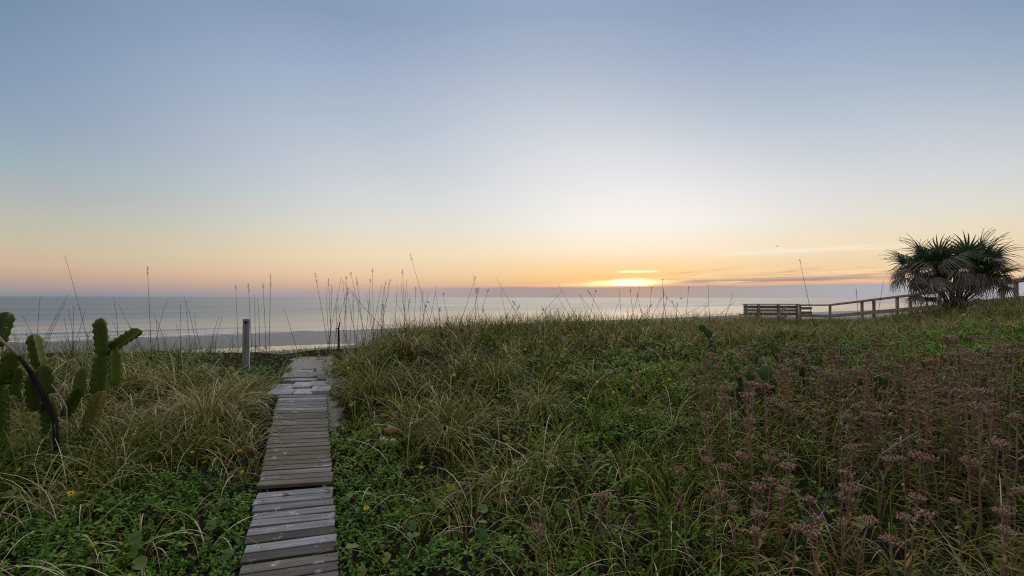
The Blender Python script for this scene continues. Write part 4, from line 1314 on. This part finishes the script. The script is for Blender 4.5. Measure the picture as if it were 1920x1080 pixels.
def build_daisies():
    b = MB()
    petal_sets = []
    for k_ in range(3):
        r = np.random.default_rng(700 + k_); b = MB()
        for j in range(11):
            a = 6.283 * j / 11 + r.normal(0, .08)
            b.leaf((.006 * math.cos(a), .006 * math.sin(a), 0), (math.cos(a), math.sin(a), r.uniform(-.05, .35)), (0, 0, 1), r.uniform(.018, .024), .009, r.uniform(0, .4), .1, float(r.uniform(.3, 1)), 2)
        petal_sets.append(b.mesh('petals'))
    e = MB(); e.spindle((0, 0, -.004), (0, 0, .007), .0068, 8, .3, .5); eye = e.mesh('flower_centre')
    zones = [
        ('in the cover left of the boardwalk', [(133, 926, 1.2), (180, 957, 1.15), (177, 1020, .9), (151, 886, .8), (250, 815, .9), (197, 843, .8), (383, 866, .9), (403, 861, .9), (360, 848, .7), (454, 885, .8), (449, 845, .9), (35, 880, .8)]),
        ('right of the boardwalk', [(687, 953, 1.1), (653, 690, .9), (790, 876, .9)]),
        ('below the crest in the middle of the slope', [(890, 673, .9), (887, 686, .8), (985, 655, .8), (1013, 640, .8), (1060, 655, .9), (851, 703, 1.2)]),
        ('on the green patch left of the reddish thicket', [(1045, 700, .9), (1077, 708, .9), (1095, 747, .9), (1120, 716, .9), (1150, 735, .8), (1187, 727, .9), (1255, 711, 1.), (1257, 722, 1.), (1179, 656, .9), (1117, 622, .9), (1090, 628, .8)]),
        ('on the green hump below the palm', [(1701, 606, 1.), (1807, 590, 1.2), (1834, 600, 1.2), (1855, 599, 1.2), (1888, 608, 1.3), (1902, 611, 1.5), (1768, 628, .9)]),
    ]
    i0 = 0
    for where, px in zones:
        for i, (u, v, s) in enumerate(sorted(px)):
            H = .26 if v > 780 else .34
            x, y, z = hit(u, v, H); s *= .8 if y < 5 else .85
            root = empty('yellow_flower', (x, y, z)); tag(root, f'small yellow daisy {where}, {ORD[i]} from the left', 'flower', 'yellow daisies')
            st = MB(); st.tube([(rng.normal(0, .02), rng.normal(0, .02), -.02), (0, 0, H * .6), (0, 0, H)], [.0018, .0015, .0013], 4, .3); link('stem', st.mesh('stem'), M['round_leaf'], root)
            rot = (R(rng.uniform(5, 55)), R(rng.uniform(-25, 25)), rng.uniform(-.6, .6))
            p = link('petals', petal_sets[i0 % 3], M['petal'], root); p.location = (0, 0, H); p.rotation_euler = rot; p.scale = (s,) * 3
            c = link('flower_centre', eye, M['flower_eye'], root); c.location = (0, 0, H); c.rotation_euler = rot; c.scale = (s,) * 3
            i0 += 1


def cactus_segment(p0, p1, Rw, wings=3, phase=0.0, tint=.5, scal=6):
    """winged, scalloped stem joint and its spines, in coordinates relative to p0"""
    p0, p1 = Vector(p0), Vector(p1); d = p1 - p0; L = d.length; d.normalize()
    ref = Vector((0, 1, 0)); a = (ref - d * ref.dot(d)).normalized(); b_ = d.cross(a)
    b, sp = MB(), MB(); N = 4 * scal; m_ = wings * 4; vs, fs, ts = [], [], []
    for i in range(N + 1):
        q = i / N
        env = (.62 + .38 * min(1, q / .14)) * (math.sqrt(max(0.0, 1 - max(0, (q - .78) / .22) ** 2)) * .93 + .07)
        sc = 1 + .10 * math.cos(2 * math.pi * q * scal)
        for w in range(wings):
            for j, (da, rr) in enumerate(((-.17, .70), (0, 1.0), (.17, .70), (math.pi / wings, .24))):
                th = phase + 2 * math.pi * w / wings + da; rad = Rw * env * rr * (sc if j == 1 else 1)
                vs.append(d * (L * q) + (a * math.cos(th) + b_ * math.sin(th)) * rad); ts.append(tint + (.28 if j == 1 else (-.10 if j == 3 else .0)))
        if i % 4 == 0 and 0 < i < N:
            for w in range(wings):
                th = phase + 2 * math.pi * w / wings; o = a * math.cos(th) + b_ * math.sin(th); c = d * (L * q) + o * (Rw * env * sc)
                for _ in range(3):
                    e = (o + Vector(rng.normal(0, .6, 3)))  .normalized() * .024
                    sp.spindle(c, c + e, .0018, 3, .8, .2)
    for i in range(N):
        for j in range(m_): fs.append((i * m_ + j, i * m_ + (j + 1) % m_, (i + 1) * m_ + (j + 1) % m_, (i + 1) * m_ + j))
    fs.append(tuple(range(m_ - 1, -1, -1))); fs.append(tuple(N * m_ + j for j in range(m_)))
    b.add(vs, fs, ts)
    return b, sp


def build_cacti():
    specs = [
        ('tall forked green cactus with two toothed lobes pointing up and right', 4.9, (165, 800), [
            ((150, 796), (193, 733), 20, .15, .88), ((190, 745), (198, 660), 25, .2, .45), ((212, 722), (212, 655), 18, .9, .55), ((197, 668), (190, 596), 19, .3, .5), ((196, 664), (264, 619), 17, .1, .55),
            ((143, 748), (158, 688), 13, .5, .78), ((120, 780), (150, 725), 15, .7, .35)]),
        ('short cactus column of stacked joints just left of the forked one', 4.7, (90, 800), [
            ((105, 800), (88, 735), 20, .2, .30), ((92, 738), (80, 684), 18, .6, .35), ((76, 690), (62, 626), 19, .1, .55), ((70, 770), (62, 700), 18, .4, .25)]),
        ('cactus cut off by the left edge with a dark leaning joint on top', 4.4, (0, 800), [
            ((8, 800), (2, 715), 24, .3, .35), ((2, 720), (20, 655), 24, .9, .45), ((-6, 650), (16, 585), 22, .2, .28), ((30, 740), (40, 690), 16, .3, .4), ((-20, 760), (-30, 640), 24, .3, .4)]),
    ]
    for lab, D, (ub, vb), segs in specs:
        x = at(ub, vb, D).x; z = min(G(x, D), at(ub, vb, D).z) - .02
        root = empty('cactus', (x, D, z)); tag(root, lab, 'cactus', 'winged cacti at the left edge')
        base = Vector(root.location)
        for (a, c, w, ph, tn) in segs:
            dd = D + rng.uniform(-.08, .08); p0, p1 = at(*a, dd), at(*c, dd + rng.uniform(-.06, .06))
            if a[1] > 790: p0.z = min(p0.z, G(p0.x, D) - .02)
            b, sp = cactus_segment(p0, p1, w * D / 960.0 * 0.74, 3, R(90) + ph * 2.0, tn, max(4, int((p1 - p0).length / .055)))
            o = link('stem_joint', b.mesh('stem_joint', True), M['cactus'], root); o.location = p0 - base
            s = link('spines', sp.mesh('spines'), M['spine'], o); s['kind'] = 'stuff'
    # dark dead stem bent in front of the cacti
    D = 4.3
    pts = [at(u, v, D) for u, v in ((-20, 612), (5, 640), (36, 668), (58, 698), (76, 730), (92, 762), (104, 790), (110, 830))]
    pts[-1].z = G(pts[-1].x, D) - .03
    base = Vector(pts[-1]); root = empty('dead_stem', base); tag(root, 'bent blackened dead stem crossing in front of the left cacti', 'dead stem')
    b = MB(); b.tube([p - base for p in pts[2:]], [.013, .019, .022, .023, .021, .021], 8, [float(rng.uniform(0, 1)) for _ in range(48)]); link('stem', b.mesh('stem', True), M['dark_wood'], root)
    b = MB(); b.tube([p - base for p in pts[:3]], [.009, .010, .013], 6, .6); link('pale_tip', b.mesh('pale_tip', True), M['twig'], root)
    # strips of pale dead fibre hanging on the small column
    b = MB(); p = [at(u, v, 4.5) for u, v in ((96, 720), (108, 735), (118, 752), (125, 765))]; bs = Vector((p[-1].x, 4.5, G(p[-1].x, 4.5)))
    root = empty('dry_twig', bs); tag(root, 'pale forked dry twig between the two right cacti', 'twig')
    b.tube([q - bs for q in p] + [Vector((.02, 0, 0))], [.004, .006, .007, .006, .004], 5, .9); b.tube([p[1] - bs, at(113, 712, 4.5) - bs], [.004, .002], 4, .8)
    link('stem', b.mesh('stem'), M['twig'], root)


def build_prickly_pears():
    pm = []
    for k_ in range(3):
        r = np.random.default_rng(800 + k_); b = MB(); nu, nv = 12, 8; vs = [(0, 0, 0)]
        for j in range(1, nv):
            ph = math.pi * j / nv; zz = .5 - .5 * math.cos(ph); rr = math.sin(ph) * (.36 + .08 * zz)
            for i in range(nu):
                th = 6.283 * i / nu; vs.append((rr * math.cos(th), .17 * rr * math.sin(th) * 1.6, zz))
        vs.append((0, 0, 1)); fs = []
        for i in range(nu): fs.append((0, 1 + (i + 1) % nu, 1 + i)); fs.append((len(vs) - 1, 1 + (nv - 2) * nu + i, 1 + (nv - 2) * nu + (i + 1) % nu))
        for j in range(nv - 2):
            for i in range(nu): a = 1 + j * nu; fs.append((a + i, a + (i + 1) % nu, a + nu + (i + 1) % nu, a + nu + i))
        b.add(vs, fs, [float(np.clip(.4 + .15 * k_ + r.normal(0, .06), 0, 1)) for _ in vs]); pm.append(b)
    specs = [
        ('prickly pear with two overlapping round pads deep in the reddish thicket', .44, [(1433, 705, 28, 12, .45), (1412, 709, 20, -25, .45), (1440, 730, 30, 10, .2), (1428, 735, 26, -8, .2)]),
        ('dark prickly pear climbing in a column up to the crest left of the bench', .52, [(1323, 617, 15, -40, .3), (1331, 628, 16, -25, .3), (1333, 662, 24, 5, .25), (1329, 708, 20, -20, .3), (1338, 690, 26, 10, .2), (1340, 722, 24, 8, .2)]),
        ('single pale narrow prickly pear pad standing edge on in the thicket', .40, [(1605, 705, 26, 3, .95), (1607, 728, 24, 0, .3)]),
        ('low prickly pear with a pale round pad just right of the single pale one', .34, [(1657, 722, 22, 8, .6), (1646, 712, 16, -20, .4)]),
        ('prickly pear with one round green pad showing near the thicket\'s right end', .34, [(1768, 727, 22, 5, .5), (1781, 735, 16, 30, .3)]),
        ('dim prickly pear low among stalks left of the two pad one', .32, [(1377, 742, 20, 10, .2), (1388, 712, 18, -12, .2)]),
        ('small prickly pear pad on the crest grass near the middle of the thicket top', .36, [(1502, 700, 18, 5, .3), (1512, 716, 20, -5, .3)]),
    ]
    for lab, H, pads in specs:
        u, v = pads[0][:2]; x, y, z = hit(u, v, H * .8)
        root = empty('prickly_pear', (x, y, z)); tag(root, lab, 'cactus', 'prickly pears in the thicket')
        for (pu, pv, px, tilt, tn) in pads:
            p = at(pu, pv, y); s = px * y / 960.0 * 1.1; src = pm[int(rng.integers(3))]
            b = MB(); b.add([tuple(c * s for c in q) for q in src.v], src.f, [float(np.clip(t_ - .5 + tn, 0, 1)) for t_ in src.t])
            o = link('pad', b.mesh('pad', True), M['pear'], root); o.location = p - Vector((x, y, z)) + Vector((0, float(rng.uniform(-.03, .03)), -s * .3)); o.rotation_euler = (R(rng.uniform(-12, 12)), R(tilt), R(rng.uniform(-35, 35)))
        b = MB(); low = at(pads[-1][0], pads[-1][1], y) - Vector((x, y, z)); b.tube([(low.x, 0, -.05), (low.x, 0, max(low.z, .02))], [.03, .022], 7, .1)
        link('stem', b.mesh('stem'), M['pear'], root)


def build_palm():
    D = 11.0; base = at(1790, 572, D); base.z = G(base.x, D) - .05
    root = empty('fan_palm', base); tag(root, 'bushy fan palm with green fronds above a skirt of dead ones beside the railing', 'palm')
    def frond_mesh(nm, seed, dead):
        r = np.random.default_rng(seed); b = MB(); pet = .30
        b.tube([(0, 0, 0), (0, pet * .5, .015), (0, pet, .0)], [.011, .008, .006], 5, .3)
        n = 19
        for i in range(n):
            f = i / (n - 1) * 2 - 1; a = f * R(112 if not dead else 88) + r.normal(0, .03)
            L = (.50 if not dead else .46) * (.62 + .38 * math.cos(a * .62)) * r.uniform(.88, 1.08)
            d = Vector((math.sin(a), math.cos(a), 0)); s_ = Vector((math.cos(a), -math.sin(a), 0))
            droop = (r.uniform(.06, .34) if not dead else r.uniform(.45, .95)); cup = .10 * (1 - abs(f))
            vs, fs, ts = [], [], []
            nn = 5
            for j in range(nn + 1):
                q = j / nn
                if not dead: c = Vector((0, pet, 0)) + d * (L * q) + Vector((0, 0, cup * q - droop * L * max(0, q - .45) ** 2 * 4))
                else: c = Vector((0, pet, 0)) + d * (L * q * (1 - .42 * q)) + Vector((0, 0, -droop * L * q * q))
                w = (.018 if q < .4 else .018 * (1 - (q - .4) / .6 * .95)) * (0.55 if q < .15 else 1.0)
                if dead: w *= .85
                vs += [c + s_ * w + Vector((0, 0, .006)), c, c - s_ * w + Vector((0, 0, .006))]
                t0 = .35 + r.normal(0, .05) + (.25 * q if dead else .2 * q * q); ts += [t0, t0 - .1, t0]
            for j in range(nn): o = j * 3; fs += [(o, o + 1, o + 4, o + 3), (o + 1, o + 2, o + 5, o + 4)]
            tn = r.normal(0, .12); b.add(vs, fs, [float(np.clip(t_ + tn, 0, 1)) for t_ in ts])
        return b.mesh(nm)
    green = [frond_mesh('green_frond', 900 + i, False) for i in range(4)]; dead = [frond_mesh('dead_frond', 950 + i, True) for i in range(5)]
    heads = [(1719, 500, 10.9, .92), (1755, 492, 10.6, 1.08), (1792, 500, 11.3, .9), (1830, 489, 11.0, 1.05), (1852, 508, 10.8, .78)]
    for (u, v, dp, s) in heads:
        h = at(u, v + 11, dp) - base
        b = MB(); k_ = Vector((h.x * .35, h.y * .5, h.z * .45)); pts = [Vector((h.x * .08, 0, 0)), k_, h]
        b.tube(pts, [.030, .026, .032], 8, [float(rng.uniform(0, 1)) for _ in range(24)]); link('trunk', b.mesh('trunk'), M['palm_trunk'], root)
        for i in range(9):
            az = 6.283 * i * .618 + rng.normal(0, .2); el = R(rng.uniform(2, 55) if i else 72)
            d = Vector((math.cos(az) * math.cos(el), math.sin(az) * math.cos(el), math.sin(el)))
            o = link('green_frond', green[i % 4], M['palm_green'], root); o.location = h + Vector((0, 0, .02))
            o.rotation_euler = orient(d, rng.normal(0, .3)); k2 = s * rng.uniform(.85, 1.1); o.scale = (k2,) * 3
        for i in range(13):
            az = 6.283 * i / 13 + rng.normal(0, .25); el = R(rng.uniform(-42, 34))
            d = Vector((math.cos(az) * math.cos(el), math.sin(az) * math.cos(el), math.sin(el)))
            o = link('dead_frond', dead[i % 5], M['palm_dead'], root); o.location = h - Vector((0, 0, .03))
            o.rotation_euler = orient(d, rng.normal(0, .35)); k2 = s * rng.uniform(.85, 1.15); o.scale = (k2,) * 3
    for i in range(6):
        az = R(rng.uniform(170, 370)); el = R(rng.uniform(8, 48)); d = Vector((math.cos(az) * math.cos(el), .6 * math.sin(az) * math.cos(el), math.sin(el)))
        o = link('dead_frond', dead[i % 5], M['palm_dead'], root); o.location = (float(rng.normal(0, .22)), float(rng.normal(-.1, .1)), float(rng.uniform(.05, .3))); o.rotation_euler = orient(d, rng.normal(0, .4)); o.scale = (float(rng.uniform(.6, .95)),) * 3
    # stray low fronds
    for (u, v, az, el, mm, mt, nm) in ((1725, 525, 178, 8, dead[0], 'palm_dead', 'dead_frond'), (1740, 545, 190, -18, dead[1], 'palm_dead', 'dead_frond'), (1765, 560, 200, 5, dead[2], 'palm_dead', 'dead_frond'),
                                        (1850, 540, -10, 5, dead[3], 'palm_dead', 'dead_frond'), (1885, 530, -5, 12, green[1], 'palm_green', 'green_frond'), (1760, 570, 195, 12, green[2], 'palm_green', 'green_frond')):
        o = link(nm, mm, M[mt], root); o.location = at(u, v, 10.7) - base; e = R(el)
        o.rotation_euler = orient(Vector((math.cos(R(az)) * math.cos(e), math.sin(R(az)) * math.cos(e), math.sin(e))), 0.0)
    for i in range(34):
        az = rng.uniform(0, 6.28); el = R(rng.uniform(18, 75)); d = Vector((math.cos(az) * math.cos(el), .4 * math.sin(az), math.sin(el))) * rng.uniform(.5, .8)
        b = MB(); b.tube([(d.x * .1, 0, .02), d * .5 + Vector((0, 0, .03)), d], [.012, .009, .006], 5, float(rng.uniform(0, 1))); link('petiole', b.mesh('petiole'), M['palm_trunk'], root)


def orient(d, roll=0.0):
    """rotation that carries +Y to d with +Z as near to up as it goes"""
    y = Vector(d).normalized(); up = Vector((0, 0, 1)) if abs(y.z) < .97 else Vector((0, 1, 0))
    x = y.cross(up).normalized(); z = x.cross(y)
    m_ = Matrix((x, y, z)).transposed() @ Matrix.Rotation(roll, 3, 'Y')
    return m_.to_euler()


def lumpy(seed, n=1, sub=2):
    import bmesh
    bm = bmesh.new(); bmesh.ops.create_icosphere(bm, subdivisions=sub, radius=1.0); r = np.random.default_rng(seed)
    vs = [v.co * float(1 + r.normal(0, .13)) for v in bm.verts]; fs = [tuple(v.index for v in f.verts) for f in bm.faces]; bm.free()
    return vs, fs, r


def build_small():
    # shells and a clay fragment beside the boardwalk
    x, y, z = hit(734, 816, .05)
    vs, fs, r = lumpy(5); b = MB(); b.add([(v.x * .085, v.y * .06, v.z * .045) for v in vs], fs, [float(r.uniform(.2, 1)) for _ in vs])
    o = link('clay_fragment', b.mesh('clay_fragment'), M['clay']); o.location = (x, y, z + .09); tag(o, 'orange brown clay lump in the leaves right of the boardwalk', 'stone')
    for i, (u, v, s, lab) in enumerate(((716, 827, .035, 'white shell, leftmost of the three under the orange clay lump'), (726, 831, .042, 'white shell, middle of the three under the orange clay lump'), (737, 829, .034, 'white shell, rightmost of the three under the orange clay lump'))):
        x, y, z = hit(u, v, .12); b = MB(); r = np.random.default_rng(40 + i)
        nrib = 9
        top = [(0, -.4 * s, 0)]; 
        for j in range(nrib):
            a = R(-75 + 150 * j / (nrib - 1)); rr = s * (1 + .07 * (j % 2)); top.append((rr * math.sin(a), rr * math.cos(a), .25 * s * (1 if j % 2 else .6)))
        mid = [(p[0] * .55, p[1] * .55 - .1 * s, .55 * s) for p in top[1:]]
        fs = [(0, 1 + nrib + j + 1, 1 + nrib + j) for j in range(nrib - 1)] + [(1 + j, 1 + nrib + j, 2 + nrib + j, 2 + j) for j in range(nrib - 1)]
        b.add(top + mid, fs, [float(r.uniform(.2, 1)) for _ in range(1 + 2 * nrib)])
        b.tube([(-.6 * s, .3 * s, .0), (-.2 * s, .1 * s, .2 * s), (.3 * s, -.2 * s, .1 * s)], [.2 * s, .3 * s, .1 * s], 6, .8)
        o = link('shell', b.mesh('shell'), M['shell']); o.location = (x, y, z + .12); o.rotation_euler = (R(50), 0, float(r.uniform(-.8, .8))); tag(o, lab, 'shell', 'white shells by the boardwalk')
    # dry leaves on the planks
    for (u, v, lab) in ((535, 927, 'curled rust brown leaf lying at the seam of the boardwalk, left one'), (615, 919, 'curled rust brown leaf lying at the seam of the boardwalk by its right edge')):
        d = ray(u, v); q = np.arange(2, 8, .003); k_ = np.argmax(d[2] * q <= -plank_h(d[1] * q) + .012); p = (d[0] * q[k_], d[1] * q[k_], ZC + d[2] * q[k_])
        b = MB(); b.leaf((-.025, 0, 0), (1, .25, .3), (0, 0, 1), .055, .022, .6, .5, .4); b.leaf((0, .01, .002), (.3, -1, .4), (0, 0, 1), .035, .014, .6, .5, .7)
        o = link('dry_leaf', b.mesh('dry_leaf'), M['dry_leaf']); o.location = p; tag(o, lab, 'leaf', 'dry leaves on the boardwalk')
    # yellow fallen leaves held in the grass
    for (u, v, s, lab) in ((236, 706, .10, 'bright yellow green leaf in the bush right of the forked cactus'), (844, 914, .075, 'torn bright yellow leaf in the grass in the middle of the slope')):
        x, y, z = hit(u, v, .25); b = MB()
        for a in (20, 140, 260): b.leaf((0, 0, 0), (math.cos(R(a)), .2, math.sin(R(a))), (0, -1, .2), s * .55, s * .5, .1, .2, .95)
        root = empty('yellow_leaf', (x, y, z)); tag(root, lab, 'leaf'); o = link('blade', b.mesh('blade'), M['round_leaf'], root); o.location = (0, 0, .25)
        b = MB(); b.tube([(0, 0, -.02), (0, .01, .25)], .002, 4, .6); link('stalk', b.mesh('stalk'), M['round_leaf'], root)
    # bare twigs in the thicket
    tw = [('bleached straight twig slanting up in the upper part of the thicket', [(1655, 850), (1690, 828), (1722, 809)], .42, .8), ('dark bent twig curving up from the bottom of the thicket', [(1500, 990), (1537, 962), (1560, 905), (1575, 848)], .36, .0),
          ('pale thin twig slanting down near the bottom of the thicket', [(1525, 962), (1545, 978), (1572, 997)], .30, .9), ('grey twig slanting down left of the lone pink head on its long stem', [(1597, 903), (1620, 912), (1646, 922)], .40, .7),
          ('long grey twig low in the grass left of the thicket', [(1150, 985), (1190, 1000), (1228, 1022)], .22, .6)]
    for lab, px, H, tn in tw:
        ps = []
        x, y, z = hit(*px[0], H)
        for i, (u, v) in enumerate(px): ps.append(at(u, v, y - .06 * i))
        b = MB(); o0 = Vector((x, y, z)); b.tube([p - o0 for p in ps], [.0042, .0036, .003, .002][:len(ps)], 5, tn)
        m_ = (ps[0] + ps[1]) / 2 - o0; b.tube([m_, m_ + Vector((.06, .02, .05))], [.002, .001], 4, tn)
        e_ = (ps[0] - ps[1]).normalized() * .22; b.tube([ps[0] - o0, ps[0] - o0 + Vector((e_.x, e_.y, -abs(e_.z))) * .6 - Vector((0, 0, .10)), Vector((ps[0].x - x + e_.x, e_.y, -.05))], [.0036, .0034, .003], 4, tn * .4)
        root = empty('twig', o0); tag(root, lab, 'twig', 'bare twigs'); link('stem', b.mesh('stem'), M['twig'], root)
    # snag of driftwood on the crest
    D = 9.4; x = at(636, 612, D).x; z = G(x, D) - .05; o0 = Vector((x, D, z)); b = MB(); t_ = at(637, 604, D) - o0; m_ = at(635, 616, D) - o0
    b.tube([(0, 0, 0), m_, t_], [.02, .016, .010], 6, .1); b.tube([m_, at(629, 617, D) - o0], [.013, .009], 5, .2)
    root = empty('driftwood_snag', o0); tag(root, 'small dark forked driftwood stub on the crest right of the path end', 'driftwood'); link('stem', b.mesh('stem'), M['dark_wood'], root)
    # gull in the sky
    p = at(1457, 462, 70); b = MB(); b.spindle((0, -.16, 0), (0, .22, 0), .05, 6, .5); root = empty('bird', p); tag(root, 'tiny dark bird flying alone in the sky left of the palm', 'bird'); link('body', b.mesh('body'), M['dark_wood'], root)
    for s in (-1, 1):
        b = MB(); b.add([(0, -.05, .02), (0, .07, .02), (s * .16, .04, .12), (s * .16, -.05, .11), (s * .34, -.06, .05), (s * .02, 0, .03)], [(0, 1, 2, 3), (3, 2, 4), (0, 3, 2, 5)], .5); link('wing', b.mesh('wing'), M['dark_wood'], root)
    # far boat on the horizon
    D = 2600.0; p = at(1277, 558, D); p.z = 0; root = empty('boat', p); tag(root, 'tiny dark boat on the horizon right of the sun', 'boat')
    b = MB(); b.add([(-6, -1.6, .0), (5, -1.6, 0), (7.5, 0, 0), (5, 1.6, 0), (-6, 1.6, 0), (-6.3, -1.9, 2), (5.4, -1.9, 2.2), (8.4, 0, 2.8), (5.4, 1.9, 2.2), (-6.3, 1.9, 2)],
                    [(0, 1, 6, 5), (1, 2, 7, 6), (2, 3, 8, 7), (3, 4, 9, 8), (4, 0, 5, 9), (5, 6, 7, 8, 9)], .3); link('hull', b.mesh('hull'), M['dark_wood'], root)
    b = MB(); b.box((-1.5, 0, 3.3), (4.5, 2.6, 2.2), None, .1); link('cabin', b.mesh('cabin'), M['dark_wood'], root)
    b = MB(); b.tube([(0, 0, 4.4), (0, 0, 7.5)], [.15, .08], 5, .3); link('mast', b.mesh('mast'), M['dark_wood'], root)


big_tussocks(); build_sea_oats(); build_kalanchoe(); build_round_leaves(); build_daisies(); build_cacti(); build_prickly_pears(); build_palm(); build_small()
